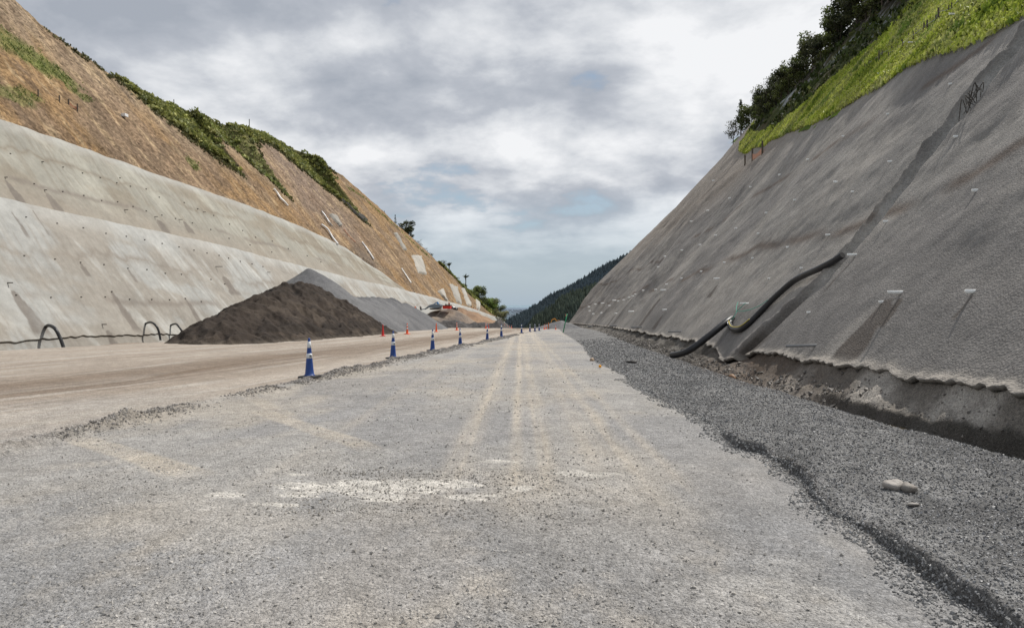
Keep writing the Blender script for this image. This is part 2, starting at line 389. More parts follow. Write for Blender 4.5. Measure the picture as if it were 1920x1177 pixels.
def dispR(y, h):
    d = .7*(fbm(y*.10+h*.05, h*.14, 2, 231)-.5) + .30*(fbm(y*.16+h*.14, h*.36, 3, 202)-.5) + .09*(fbm(y*.5+h*.2, h*1.2, 3, 207)-.5) + .035*(fbm(y*2.6, h*2.6, 3, 203)-.5)
    d = d*(.12+.88*sst(.3, 3.2, h))
    if GUT is not None:
        yg = np.interp(h, GUT[:, 1], GUT[:, 0]); q = (y-yg)/(1+.5*sst(2.6, .8, h))
        d = d - .20*sst(.27, .22, np.abs(q+.05*(vnoise(h*1.2, 0, 204)-.5)))*sst(24, 20, h) + .09*np.exp(-((q-.50)/.18)**2)*(.2+fbm(y*2.5, h*2.5, 3, 205)) + .10*np.exp(-((q-.42)/.12)**2)*(fbm(y*5, h*5, 3, 206))
    return d
NR = np.array([-.79, 0, .61])
def PR(y, h, off=0.):
    y = np.asarray(y, float); h = np.asarray(h, float)
    d = dispR(y, h) + off
    return np.stack([XRf(y, h), y+0*h, h-SL*y], -1) + NR*d[..., None]
def hitR(u, v): return hit(u, v, XRf, 3, 175, 1)
gp = [hitR(u, v) for u, v in ((1395, 662), (1440, 620), (1500, 558), (1560, 500), (1610, 440), (1668, 370), (1710, 320), (1760, 258), (1812, 195), (1862, 135), (1915, 85))]
gp = sorted(gp, key=lambda t: t[1]); _c = np.polyfit([a[1] for a in gp], [a[0] for a in gp], 3); gp = [(.25*a[0]+.75*float(np.polyval(_c, a[1])), a[1]) for a in gp]; GUT = np.array([(gp[0][0]+.3, -2)] + gp + [(gp[-1][0]-1.5, gp[-1][1]+6)])

def stainmask(y, h, lst):
    m = np.zeros(y.shape)
    for y0, h0, L, w in lst:
        t = (h0-h)/L
        ww = w*(.25+1.0*np.clip(t, 0, 1)**.7*(1-.3*np.clip(t, 0, 1)))*(.8+.5*vnoise(h*2.2, y0, 91))
        q = y-y0-.25*w*(vnoise(h*.8, y0, 92)-.5)
        m = np.maximum(m, sst(1.1, .85, np.abs(q)/ww)*sst(-.02, .02, t)*sst(1.05, .85, t))
    return m
def build_left():
    ys = np.geomspace(24, 285, 900)
    # lower shotcrete
    def strip(name, f0, f1, n, colf, mat, yy, lab, cat, lip=None, kind=None):
        t = np.linspace(0, 1, n)
        Y = np.repeat(yy[:, None], n, 1)
        h0 = f0(yy)[:, None]; h1 = f1(yy)[:, None]
        Hh = h0 + (h1-h0)*t[None]
        P = PL(Y, Hh); c = colf(Y, Hh)
        if lip is not None:                        # turn the top edge back into the hill
            Q = P[:, -1:].copy(); Q[..., 0] -= lip; Q[..., 2] -= .05
            B = P[:, :1].copy(); B[..., 2] -= .02; B[..., 0] -= .35
            P = np.concatenate([B, P, Q], 1); c = np.concatenate([c[:, :1]*.4, c, c[:, -1:]], 1)
        o = mesh_np(name, P, grid_faces(P.shape[0], P.shape[1], flip=False), mat, c)
        tag(o, lab, cat, kind=kind); return o
    stL = [(u, v, L, w) for u, v, L, w in ((24, 546, 105, 1.0), (209, 546, 92, .8), (347, 559, 55, .7), (420, 518, 42, 1.6), (200, 620, 25, .7), (12, 338, 60, .8), (90, 362, 48, 1.0), (297, 413, 28, 1.3), (345, 415, 28, 1.2), (20, 400, 60, .25), (60, 395, 60, .2), (150, 495, 30, .5), (240, 505, 30, .35))]
    S = []
    for u, v, L, w in stL:
        y0, h0 = hitL(u, v); S.append((y0, h0, L*1.1*y0/F*.83, w*.62))
    def conc_col(Y, Hh):
        base = np.broadcast_to(np.array([.315, .313, .295]), Y.shape+(3,)).copy()
        a = fbm(Y*.18+Hh*.05, Hh*.35, 4, 111); b = fbm(Y*1.4+.5*Hh, Hh*.16, 4, 112); d = fbm(Y*4, Hh*.30, 3, 113)
        base = mixc(base, (.26, .235, .20), sst(.42, .60, a)*.8)
        base = mixc(base, (.43, .43, .405), sst(.52, .70, .5*b+.5*fbm(Y*.3+.3*Hh, Hh*.2, 3, 119))*.65)
        base = mixc(base, (.22, .195, .165), sst(.58, .72, d)*.35)
        b1 = tab(Y, hB1); b2 = tab(Y, hB2)
        ph = np.where(Hh < b1, Hh/b1, (Hh-b1)/np.maximum(b2-b1, .3))
        wv = .09*(fbm(Y*.18, 0*Y+3, 4, 114)-.5) + .05*(fbm(Y*1.1, 0*Y, 3, 115)-.5)
        ln = np.exp(-((ph-.60+wv*2)/.035)**2)*np.where(ph > .60-wv*2, 1, .55)
        base = mixc(base, (.22, .195, .165), ln*.95*(.25+.9*vnoise(Y*.3, ph*5, 116)))
        up = (Hh > b1)
        base = np.where(up[..., None], base*np.array([.88, .85, .77]), base*1.03)
        base = mixc(base, (.27, .24, .20), np.where(up, sst(.45, .0, ph)*.8, 0))
        base = mixc(base, (.42, .42, .40), sst(.82, .97, ph)*.5)  # highlight on the ledge edge painted into the colour
        base = mixc(base, (.19, .165, .14), .7*np.exp(-((ph-.30-.8*wv)/.03)**2)*sst(.45, .7, vnoise(Y*.25, ph*3+7, 120)))
        base = mixc(base, (.15, .13, .112), stainmask(Y, Hh, S)*(.45+.5*fbm(Y*2, Hh*.8, 3, 132)))
        return base
    B1 = lambda y: tab(y, hB1); B2 = lambda y: tab(y, hB2)
    foot = lambda y: .08+.22*(vnoise(y*.35, 0, 117)-.5)+.10*(vnoise(y*2.6, 0, 118)-.5) - 3.0*sst(110, 140, y)
    wl = strip('shotcrete_wall', foot, lambda y: B1(y)+.0, 170, conc_col, M['shot_l'], ys, 'pale grey lower shotcrete wall on the left, with dark streaks and black hoses at its foot', 'retaining wall', lip=1.5)
    y2 = ys[(ys > 24) & (ys < 144)]
    def up0(y): return B1(y)+.02
    wu = strip('shotcrete_wall', up0, lambda y: np.maximum(B2(y), B1(y)+.05), 130, conc_col, M['shot_l'], y2, 'pale grey upper shotcrete tier on the left, between the lower wall and the brown cut', 'retaining wall', lip=1.2)
    # base course showing below the ragged lower edge
    t = np.linspace(0, 1, 14); Y = np.repeat(ys[:500, None], 14, 1); Hh = -1.0 + 1.4*t[None]+0*Y
    P = PL(Y, Hh, -.10); c = conc_col(Y, Hh+.3)*.85
    o = mesh_np('wall_footing', P, grid_faces(500, 14), M['shot_l'], c, parent=wl)
    # soil cut + natural hill above it
    n = 250
    nat_y = ys
    Y = np.repeat(ys[:, None], n+60, 1)
    b2 = tab(ys, hB2)[:, None]; cc = np.maximum(tab(ys, hC), tab(ys, hB2))[:, None]; rr = np.maximum(tab(ys, hR)[:, None], cc+.15)
    t1 = np.linspace(0, 1, n)[None]; t2 = np.linspace(0, 1, 61)[None, 1:]
    Hh = np.concatenate([b2-1.0+(cc-b2+1.0)*t1, cc+(rr-cc)*t2], 1)
    P = PL(Y, Hh)
    under = (Hh < b2+.02)
    P[..., 0] -= np.where(under, .55, 0)
    # flat-ish hilltop behind the ridge
    Q = [P[:, -1:] + np.array([-k, 0, -.02*k]) for k in (3, 10, 30, 80)]
    P = np.concatenate([P]+Q, 1); Hx = np.concatenate([Hh]+[Hh[:, -1:]]*4, 1); Yx = np.concatenate([Y]+[Y[:, -1:]]*4, 1)
    a = fbm(Yx*.25, Hx*.12, 4, 121); b = fbm(Yx*1.1+Hx*.2, Hx*.30, 4, 122, .6); d = fbm(Yx*3.5, Hx*1.2, 3, 123, .6)
    c = np.broadcast_to(np.array([.255, .165, .085]), Yx.shape+(3,)).copy()
    c = mixc(c, (.215, .155, .105), sst(.38, .6, a)*.8)
    c = mixc(c, (.15, .11, .075), sst(.52, .70, fbm(Yx*.16, Hx*.35, 4, 124))*.6)
    ph = (Hx-tab(Yx, hB2))/np.maximum(tab(Yx, hC)-tab(Yx, hB2), 1)
    c = mixc(c, (.27, .215, .155), sst(.45, .95, ph)*.55*sst(180, 90, Yx))
    c = mixc(c, (.215, .165, .135), np.exp(-((Yx-131)/14)**2)*sst(.1, .4, ph)*.75)
    c = mixc(c, (.40, .30, .185), sst(.55, .72, b)*.55)
    c = mixc(c, (.15, .105, .07), sst(.56, .70, 1-b)*.60)
    c = mixc(c, (.13, .09, .06), sst(.60, .72, d)*.45)
    c = mixc(c, (.15, .125, .105), np.exp(-((Yx-134)/7)**2-((Hx-13)/3.)**2)*.7)
    kn = sst(-.3, .5, Hx-tab(Yx, hC))*sst(72, 82, Yx)*np.where(Yx > 162, sst(222, 232, Yx), 1)
    c = mixc(c, (.10, .12, .035), kn*(.75+.25*b))
    kg = sst(-.9, -.2, Hx-tab(Yx, hC))*sst(60, 75, Yx)
    c = mixc(c, (.20, .15, .08), kg*.3)
    # green flushes on the near face
    for (u, v, ru, rh) in LG:
        y0, h0 = hitL(u, v)
        m = np.exp(-(((Yx-y0)/ru)**2+((Hx-h0)/rh)**2)*1.0)
        c = mixc(c, (.12, .14, .04), sst(.42, .70, m*.75+.45*b)*.55)
    o = mesh_np('hillside', P, grid_faces(P.shape[0], P.shape[1]), M['soil'], c)
    tag(o, kind='structure')
    return wl, wu
LG = [(20, 85, 5.5, 2.2), (70, 115, 5, 1.6), (110, 140, 3, 1.2), (15, 180, 3, .9), (50, 182, 1.8, .6), (365, 305, 1.2, 1.0), (150, 175, 2, .6)]
WL, WU = build_left()

def build_right():
    ys = np.concatenate([np.geomspace(2.0, 13, 330), np.linspace(13.04, 30, 420), np.geomspace(30.1, 150, 380)]); n = 400
    RU = []
    for u, v, L, w in ((1668, 562, 125, .55), (1690, 560, 60, .22), (1240, 560, 75, 1.0), (1186, 560, 55, 1.2), (1152, 592, 25, 1.2), (1245, 592, 30, .6), (1827, 555, 50, .05), (1595, 478, 70, .06), (1345, 535, 26, .4)):
        y0, h0 = hitR(u, v); RU.append((y0, h0, L*y0/F*.9, w))
    def rcol(Y, Hh):
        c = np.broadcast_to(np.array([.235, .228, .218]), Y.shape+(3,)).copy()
        a = fbm(Y*.12+.1*Hh, Hh*.22, 3, 211); b = fbm(Y*.30+.25*Hh, Hh*.34, 3, 212); d = fbm(Y*3, Hh*2, 3, 213)
        c = mixc(c, (.165, .160, .157), sst(.42, .62, a)*.8)
        c = mixc(c, (.31, .295, .275), sst(.52, .72, b)*.6)
        c = mixc(c, (.165, .16, .157), sst(.55, .72, 1-b)*.45)
        c = mixc(c, (.235, .20, .165), sst(9, 16, Hh)*.55*(.5+a))
        for hh in (4.2, 8.3):
            ln = np.exp(-((Hh-hh-.9*(fbm(Y*.12, 0*Y+hh, 4, 214)-.5)*2)/.16)**2)
            c = mixc(c, (.105, .078, .06), ln*.75*sst(.35, .6, vnoise(Y*.4, hh+0*Y, 215)+.15))
        yg = np.interp(Hh, GUT[:, 1], GUT[:, 0]); q = Y-yg
        c = mixc(c, (.36, .355, .345), sst(.30, .22, np.abs(q))*.9)  # gutter floor painted paler so it reads as lit
        c = mixc(c, (.10, .095, .09), np.exp(-((q-.42)/.12)**2)*.5)  # shade along the gutter edge painted as a thin dark line
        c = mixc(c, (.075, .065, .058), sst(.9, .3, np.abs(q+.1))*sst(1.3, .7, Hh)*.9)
        c = mixc(c, (.30, .28, .25), np.exp(-((Hh-edge_h(Y)-.05)/.10)**2)*.5)
        c = mixc(c, (.085, .072, .062), stainmask(Y, Hh, RU)*(.65+.35*d))
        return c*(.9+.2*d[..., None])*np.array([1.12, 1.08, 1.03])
    t = np.linspace(0, 1, n)**1.35
    Y = np.repeat(ys[:, None], n, 1)
    h0 = edge_h(ys)[:, None]; h1 = tab(ys, hW)[:, None]
    Hh = h0+(h1-h0)*t[None]
    lumps = .09*np.exp(-((Hh-h0)/.07)**2)*fbm(Y*4.5, Hh*5, 3, 216, .7) + .03*np.exp(-((Hh-h0)/.3)**2)*(fbm(Y*6, Hh*6, 3, 217)-.5)
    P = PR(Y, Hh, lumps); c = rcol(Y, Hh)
    B1 = P[:, :1] + np.array([.06, 0, -.05]); B = P[:, :1] + np.array([.35, 0, .02])
    T = P[:, -1:] + np.array([.8, 0, -.6])
    P = np.concatenate([B, B1, P, T], 1); c = np.concatenate([c[:, :1]*.25, c[:, :1]*.5, c, c[:, -1:]], 1)
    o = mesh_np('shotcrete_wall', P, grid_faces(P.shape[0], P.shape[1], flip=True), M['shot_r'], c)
    tag(o, 'dark grey shotcrete wall on the right, crossed by a diagonal gutter and dotted with drain pipes', 'retaining wall')
    # hillside above it: grass, rock face, forest floor
    n2 = 180; ys2 = np.concatenate([np.geomspace(3, 40, 150), np.geomspace(41, 168, 300)])
    Y = np.repeat(ys2[:, None], n2, 1); h0 = tab(ys2, hW)[:, None]-.5; h1 = np.maximum(tab(ys2, hT)[:, None], h0+1)
    Hh = h0+(h1-h0)*np.linspace(0, 1, n2)[None]
    P = PR(Y, Hh, -.25+.6*(fbm(Y*.3, Hh*.3, 4, 221)-.3))
    hw = tab(Y, hW)
    c = np.broadcast_to(np.array([.13, .19, .025]), Y.shape+(3,)).copy()
    b = fbm(Y*.6, Hh*.5, 4, 222); s = fbm(Y*1.3-Hh*.2, Hh*.10, 3, 223)
    c = mixc(c, (.07, .11, .02), sst(.45, .65, b)*.7)
    rk = rockmask(Y, Hh)
    s = fbm(Y*1.6-Hh*.5, Hh*.22, 3, 223); rc = mixc(np.broadcast_to(np.array([.06, .07, .022]), Y.shape+(3,)), (.36, .38, .39), sst(.50, .57, s)*sst(.0, 1.6, Hh-tab(Y, hTB)+4.2-3*fbm(Y*.12, Hh*.15, 3, 224)))
    rc = mixc(rc, (.10, .078, .055), sst(.45, .6, b)*.6)
    c = c*(1-rk[..., None]) + rc*rk[..., None]
    c = mixc(c, (.035, .03, .018), sst(-.5, 1.2, Hh-tab(Y, hTB)+.8*b)*.9)
    P = np.concatenate([P, P[:, -1:]+np.array([2, 0, .6]), P[:, -1:]+np.array([8, 0, 1.5]), P[:, -1:]+np.array([60, 0, 3])], 1); c = np.concatenate([c, c[:, -1:], c[:, -1:], c[:, -1:]], 1)
    g = mesh_np('hillside', P, grid_faces(P.shape[0], P.shape[1], flip=True), M['soil'], c)
    tag(g, kind='structure')
    # end of the spur, turning away from the road
    ye = 149.7; hh = np.linspace(-6, 42, 80); e0 = PR(np.full(80, ye), hh, -.1)
    ks = np.linspace(0, 1, 24); pts = []
    for k in ks:
        q = e0.copy(); q[:, 1] += 40*math.sin(k*1.2)+.0*k; q[:, 0] += 40*(1-math.cos(k*1.5)); pts.append(q)
    Pe = np.stack(pts, 0); Hm = np.repeat(hh[None], 24, 0)
    ce = mixc(np.broadcast_to(np.array([.20, .185, .17]), Hm.shape+(3,)), (.05, .06, .02), sst(30, 38, Hm))
    q = mesh_np('hillside', Pe, grid_faces(24, 80, flip=True), M['soil'], ce); tag(q, kind='structure')
    return o
def rockmask(Y, Hh):
    # a dark streaked face between the grass and the forest
    t = Hh-tab(Y, hGT)
    return sst(-.3, .5, t+.9*(fbm(Y*.3, Hh*.3, 3, 225)-.5))*sst(30, 38, Y)*sst(96, 90, Y)
WR = build_right()

# ---------------------------------------------------------------- small mesh helpers
class MB:
    def __init__(s): s.v = []; s.f = []
    def add(s, V, Fa):
        o = len(s.v); s.v += [tuple(map(float, p)) for p in V]; s.f += [tuple(i+o for i in f) for f in Fa]; return s
    def box(s, c, d, ax=None, taper=1.0):
        """c centre, d full size; ax = (x,y,z) axes; taper scales the top"""
        ax = ax or (Vector((1, 0, 0)), Vector((0, 1, 0)), Vector((0, 0, 1))); V = []
        for k in (-1, 1):
            q = taper if k > 0 else 1
            for i, j in ((-1, -1), (1, -1), (1, 1), (-1, 1)):
                V.append(Vector(c)+ax[0]*(i*d[0]/2*q)+ax[1]*(j*d[1]/2*q)+ax[2]*(k*d[2]/2))
        return s.add(V, [(3, 2, 1, 0), (4, 5, 6, 7), (0, 1, 5, 4), (1, 2, 6, 5), (2, 3, 7, 6), (3, 0, 4, 7)])
    def prism(s, pts, y0, y1, tf=None):
        """outline in x-z extruded along y"""
        n = len(pts); V = [(p[0], y0, p[1]) for p in pts]+[(p[0], y1, p[1]) for p in pts]
        if tf: V = [tf(Vector(p)) for p in V]
        return s.add(V, [tuple(range(n)), tuple(range(2*n-1, n-1, -1))]+[(i, i+n, (i+1) % n+n, (i+1) % n) for i in range(n)])
    def tube(s, pts, r, n=10, cap=True, ridge=0):
        pts = [Vector(p) for p in pts]; rings = []; up = None
        rr = r if hasattr(r, '__len__') else [r]*len(pts)
        for i, p in enumerate(pts):
            t = (pts[min(i+1, len(pts)-1)]-pts[max(i-1, 0)]).normalized()
            a = t.orthogonal().normalized() if up is None else (up-t*up.dot(t)).normalized()
            up = a; b = t.cross(a); q = rr[i]*(1+(ridge if i % 2 else 0))
            rings.append([p+(a*math.cos(2*math.pi*k/n)+b*math.sin(2*math.pi*k/n))*q for k in range(n)])
        V = [x for g in rings for x in g]; Fa = []
        for i in range(len(pts)-1):
            for k in range(n): Fa.append((i*n+k, i*n+(k+1) % n, (i+1)*n+(k+1) % n, (i+1)*n+k))
        if cap: Fa += [tuple(range(n))[::-1], tuple(range((len(pts)-1)*n, len(pts)*n))]
        return s.add(V, Fa)
    def lathe(s, prof, n=24, c=(0, 0, 0)):
        V = []; Fa = []
        for r, z in prof:
            for k in range(n): V.append((c[0]+r*math.cos(2*math.pi*k/n), c[1]+r*math.sin(2*math.pi*k/n), c[2]+z))
        for i in range(len(prof)-1):
            for k in range(n): Fa.append((i*n+k, i*n+(k+1) % n, (i+1)*n+(k+1) % n, (i+1)*n+k))
        Fa += [tuple(range(n))[::-1], tuple(range((len(prof)-1)*n, len(prof)*n))]
        return s.add(V, Fa)
    def build(s, name, mat, parent=None, smooth=False, bevel=0):
        me = bpy.data.meshes.new(name); me.from_pydata(s.v, [], s.f); me.update()
        if smooth:
            me.polygons.foreach_set('use_smooth', [len(p.vertices) <= 4 for p in me.polygons])
        o = link(name, me, mat, parent)
        if bevel:
            b = o.modifiers.new('bevel', 'BEVEL'); b.width = bevel; b.segments = 2; b.limit_method = 'ANGLE'
        return o
def copy_tree(o, parent=None):
    c = o.copy(); COL.objects.link(c); c.parent = parent
    for ch in list(o.children): copy_tree(ch, c)
    return c
def spline(pts, k=8):
    P = [Vector(p) for p in pts]; out = []
    for i in range(len(P)-1):
        a = P[max(i-1, 0)]; b = P[i]; c = P[i+1]; d = P[min(i+2, len(P)-1)]
        for j in range(k):
            t = j/k; out.append(.5*((2*b)+(c-a)*t+(2*a-5*b+4*c-d)*t*t+(3*b-a-3*c+d)*t**3))
    return out+[P[-1]]

# ---------------------------------------------------------------- pipes and nail heads in the walls (parts of their wall)
def wpipe(name, wall, hf, PF, u, v, L, r, mat, side, dip=.0, direct=None):
    y, h = hf(u, v); b = PF(y, h); b = Vector([float(q) for q in b])
    d = Vector(direct) if direct else Vector((side*-1.0, -.06, dip)).normalized()
    m = MB(); n = 10; e = b+d*L; st = b-d*.25
    m.tube([st, e, e+d*.001, e-d*(.5*L)], [r, r, r*.72, r*.72], n, cap=False)
    m.tube([e-d*(.3*L), e-d*(.3*L)-d*.01], r*.74, n)
    return m.build(name, mat, wall, smooth=True)
for u, v, px in ((1692, 549, 27), (1828, 548, 16), (1597, 472, 17), (1671, 303, 7), (1574, 345, 6), (1575, 346, 0), (1349, 523, 11), (1249, 545, 10), (1189, 556, 5), (1155, 564, 7), (1132, 569, 6), (1252, 583, 8), (1187, 584, 10),
                 (1156, 588, 4), (1400, 567, 16), (1791, 254, 7), (1832, 358, 9), (1656, 410, 8), (1552, 438, 8)):
    if px == 0: continue
    y, h = hitR(u, v); L = px*y/F
    wpipe('drain_pipe', WR, hitR, PR, u, v, L*.9, max(.030, 1.8*y/F), M['pvc'], 1)
for u, v, px in ((1529, 647, 53), (1277, 621, 24), (1205, 614, 20), (1157, 611, 14), (1110, 612, 8)):
    y, h = hitR(u, v); L = px*y/F
    wpipe('drain_pipe', WR, hitR, PR, u, v, L, max(.03, 1.4*y/F), M['pvc_grey'], 1, -.03)
for u, v in ((1571, 344), (1495, 378), (1438, 400), (1474, 461), (1410, 483), (1655, 567), (1516, 585), (1787, 161), (1672, 219), (1586, 259), (1515, 299), (1460, 326), (1408, 351), (1280, 470), (1250, 483), (1309, 456),
             (1343, 442), (1361, 494), (1317, 510), (1280, 523), (1253, 535), (1227, 541), (1210, 547), (1193, 553), (1169, 562), (1159, 564), (1180, 558), (1116, 570), (1106, 583), (1113, 589), (1129, 588), (1104, 575), (1145, 575),
             (1369, 372), (1329, 396), (1300, 418), (1380, 428), (1340, 340), (1425, 440), (1240, 505), (1500, 500), (1440, 520), (1600, 360), (1720, 300)):
    y, h = hitR(u, v)
    wpipe('nail_head', WR, hitR, PR, u, v, max(.06, 3.1*y/F), max(.03, 1.9*y/F), M['pvc'], 1)
LN = [(47, 408), (106, 419), (154, 428), (199, 437), (236, 443), (271, 449), (304, 456), (335, 463), (363, 469), (387, 475), (410, 479), (428, 484), (44, 480), (101, 487), (149, 493), (193, 497), (239, 503), (275, 505), (311, 511),
      (341, 513), (396, 523), (421, 532), (28, 554), (94, 558), (151, 557), (197, 556), (209, 546), (242, 561), (284, 561), (317, 562), (347, 559), (377, 565), (450, 490), (472, 495), (492, 500)]
UN = [(20, 287), (79, 303), (118, 313), (155, 324), (186, 334), (223, 335), (217, 344), (242, 351), (273, 355), (298, 370), (10, 332), (63, 345), (84, 356), (117, 359), (156, 367), (190, 376), (219, 379), (248, 388), (273, 396),
      (302, 404), (328, 410), (345, 380), (370, 392), (400, 404), (360, 418), (395, 430), (430, 420), (455, 432), (480, 444), (430, 446), (470, 458), (510, 452), (540, 466), (510, 472), (575, 480), (600, 492)]
for wall, lst in ((WL, LN), (WU, UN)):
    for u, v in lst:
        y, h = hitL(u, v)
        wpipe('nail_head', wall, hitL, PL, u, v, .10, max(.035, 1.0*y/F), M['rust'], -1)
for wall, lst in ((WL, ((13, 531, 12), (190, 609, 10), (404, 500, 14), (500, 511, 7))), (WU, ((79, 303, 5), (233, 394, 8), (289, 407, 7), (335, 412, 8), (10, 332, 6), (84, 356, 6), (380, 398, 6)))):
    for u, v, px in lst:
        y, h = hitL(u, v)
        wpipe('drain_pipe', wall, hitL, PL, u, v, px*y/F*1.05, .034, M['rust'], -1)

# ---------------------------------------------------------------- hoses
def V3(a): return Vector([float(x) for x in a])
def hose_left(pts, lab, r=.075):
    P = []
    y0, h0 = hitL(*pts[0])
    for i, (u, v) in enumerate(pts):
        y = y0-1.0*min(i, 2)*.5
        P.append(V3(at_y(u, v, y)))
    P[0] = V3(PL(y0, h0, -.1)); P[-1].z -= .15
    o = MB().tube(spline(P, 9), r, 12, ridge=.10).build('drainage_hose', M['black'], None, smooth=True)
    tag(o, lab, 'hose', 'black drainage hoses at the foot of the left wall')
hose_left([(84, 614), (92, 610), (103, 616), (112, 632), (117, 645), (122, 656)], 'large black drainage hose arching out of the left wall beside a long dark stain', .095)
hose_left([(273, 606), (282, 604), (291, 609), (297, 619), (301, 634)], 'middle black hose loop bending down from the left wall foot')
hose_left([(322, 608), (329, 607), (335, 612), (341, 621), (345, 630)], 'smallest black hose loop, just left of the dark soil pile', .07)
def big_hose():
    P = []
    for (u, v, off) in ((1372, 597, .16), (1368, 606, .30), (1373, 616, .32), (1388, 617, .30), (1405, 605, .22), (1425, 585, .2), (1450, 560, .2), (1485, 529, .2), (1510, 515, .2), (1535, 504, .18), (1562, 490, .0), (1580, 478, -.1)):
        y, h = hitR(u, v); y2 = y - off*.6
        P.append(V3(at_y(u, v, y2-off*.3)))
    gx, gy, gz = g_point(1262, 676)
    y0, _ = hitR(1372, 597)
    Q = [Vector((gx-.05, gy-.1, gz+.12)), V3(at_y(1290, 658, gy*.6+y0*.4-.8)), V3(at_y(1330, 629, gy*.3+y0*.7-.8)), V3(at_y(1360, 605, y0-.5))]
    path = spline(Q+P, 12)
    root = MB().tube(path, [.105 if i < 60 else .080 for i in range(len(path))], 16, ridge=.06).build('drainage_hose', M['black'], None, smooth=True)
    tag(root, 'long thick black hose with coloured stripes, looping out of the right wall gutter', 'hose')
    for k, mt, a in ((0, 'stripe', .75), (1, 'white', .95)):
        seg = path[36:] if k else path[40:]
        m = MB()
        pts = []
        for i, p in enumerate(seg):
            t = (seg[min(i+1, len(seg)-1)]-seg[max(i-1, 0)]).normalized()
            s = Vector((-.45, -.55, .7)); s = (s-t*s.dot(t)).normalized(); o2 = t.cross(s)
            pts.append(p+(s*math.cos(.5*k-.1)+o2*math.sin(.5*k-.1))*.092)
        m.tube(pts[:30] if k else pts[:60], .014, 6).build('stripe', M[mt], root, smooth=True)
    return root
big_hose()
def rope():
    P = []
    for (u, v) in ((1398, 568), (1388, 577), (1382, 583), (1376, 594), (1371, 600)):
        y, h = hitR(u, v); P.append(V3(at_y(u, v, y-.45)))
    m = MB().tube(spline(P, 6), .010, 6)
    P = []
    for (u, v) in ((1384, 566), (1381, 575), (1382, 583), (1400, 582), (1422, 574), (1440, 562)):
        y, h = hitR(u, v); P.append(V3(at_y(u, v, y-.4)))
    m.tube(spline(P, 6), .009, 6)
    tag(m.build('rope', M['rope'], None), 'thin green rope tied from a drain pipe to the thick black hose', 'rope')
rope()
# frayed reinforcing mesh left across the gutter
def rebar():
    m = MB(); r = random.Random(3)
    y0, h0 = hitR(1828, 192)
    for k in range(13):
        yy = y0+r.uniform(-.3, .35); hh = h0+r.uniform(-.15, .12)
        a = V3(PR(yy, hh, .15)); b = V3(PR(yy+r.uniform(-.2, .2), hh+r.uniform(.05, .25), .3)); c = V3(PR(yy+r.uniform(-.4, .4), hh+r.uniform(-.2, .2), .1))
        m.tube(spline([a, b, c], 5), .009, 5)
    tag(m.build('reinforcing_mesh', M['rust'], None), 'tangle of dark reinforcing wire lying across the gutter high on the right wall', 'wire mesh')
rebar()

# ---------------------------------------------------------------- traffic cones
def make_cone(kind, z=.9):
    root = empty('traffic_cone', (0, 0, 0)); s = z/.9
    body = {'blue': 'cone_blue', 'orange': 'cone_orange', 'red': 'cone_red'}[kind]
    def rad(t): return (.103-.079*t)*s         # t 0 bottom .. 1 top
    zb = .045*s; zt = z
    zz = lambda t: zb+(zt-zb)*t
    m = MB().lathe([(.128*s, zz(0)), (.122*s, zz(.015)), (rad(.03)+.01*s, zz(.03))]+[(rad(t), zz(t)) for t in (.05, .2, .4, .6, .8, .96)]+[(rad(.985)*.95, zz(.985)), (rad(1)*.7, zz(1))], 28)
    m.build('cone_body', M[body], root, smooth=True)
    b = MB(); b.box((0, 0, .0235*s), (.40*s, .40*s, .045*s), taper=.93); b.build('base_plate', M['black' if kind == 'blue' else body], root, bevel=.01)
    for a, c in (((.48, .60), (.745, .905)) if kind != 'red' else ((.60, .74),)):
        pass
    bands = ((.462, .588), (.742, .905)) if kind == 'blue' else (((.42, .56), (.72, .83)) if kind == 'orange' else ())
    for a, c in bands:
        m = MB().lathe([(rad(a)+.0005, zz(a)-.001), (rad(a)+.004*s, zz(a)), (rad(c)+.004*s, zz(c)), (rad(c)+.0005, zz(c)+.001)], 28)
        bd = m.build('reflective_band', M['band'], root, smooth=True)
    if kind == 'blue':                            # the small dark print on the sleeve
        m = MB(); a0 = R(-52)
        for dx_, dz_, w_, h_ in ((0, 0, .012, .05), (.02, .018, .028, .012), (.02, -.018, .028, .012), (.04, 0, .010, .05), (.02, 0, .02, .010)):
            t = .525; rr = rad(t)+.0062*s; an = a0+dx_*s/rr; zc = zz(t)+dz_*s
            nrm = Vector((math.cos(an), math.sin(an), 0)); tg = Vector((-math.sin(an), math.cos(an), 0))
            m.box(nrm*rr+Vector((0, 0, zc)), (w_*s, .002, h_*s), (tg, nrm, Vector((0, 0, 1))))
        m.build('sleeve_print', M['dark_ink'], root)
    return root
ordn = ['nearest', 'second', 'third', 'fourth', 'fifth', 'sixth', 'seventh', 'eighth', 'ninth', 'tenth']
proto = make_cone('blue')
blues = ((580.5, 715.5, 77), (737, 680, 53), (811, 662.5, 41), (863, 650.5, 35), (913.5, 639.5, 27), (940, 634, 25), (978, 626, 18), (993.5, 622.8, 15.5), (1003, 621.3, 14.5), (1011, 620, 13.5))
for i, (u, v, hp) in enumerate(blues):
    o = proto if i == 0 else copy_tree(proto)
    x, y, z = g_point(u, v); o.location = (x, y, z-.003); k = hp*y/F/.9; o.scale = (k, k, k)
    o.rotation_euler = (random.uniform(-.02, .02), random.uniform(-.02, .02), random.uniform(-.25, .25) + (.0 if i else -.15))
    lab = 'blue traffic cone with two white bands, nearest of the line beside the gravel windrow' if i == 0 else '%s blue cone from the camera in the line beside the windrow' % ordn[i]
    if i == 9: lab = 'farthest blue cone, last of the line where the road tips out of sight'
    tag(o, lab, 'traffic cone', 'blue cones between the haul road and the gravel')
po = make_cone('orange'); pr = make_cone('red'); first = {'orange': True, 'red': True}
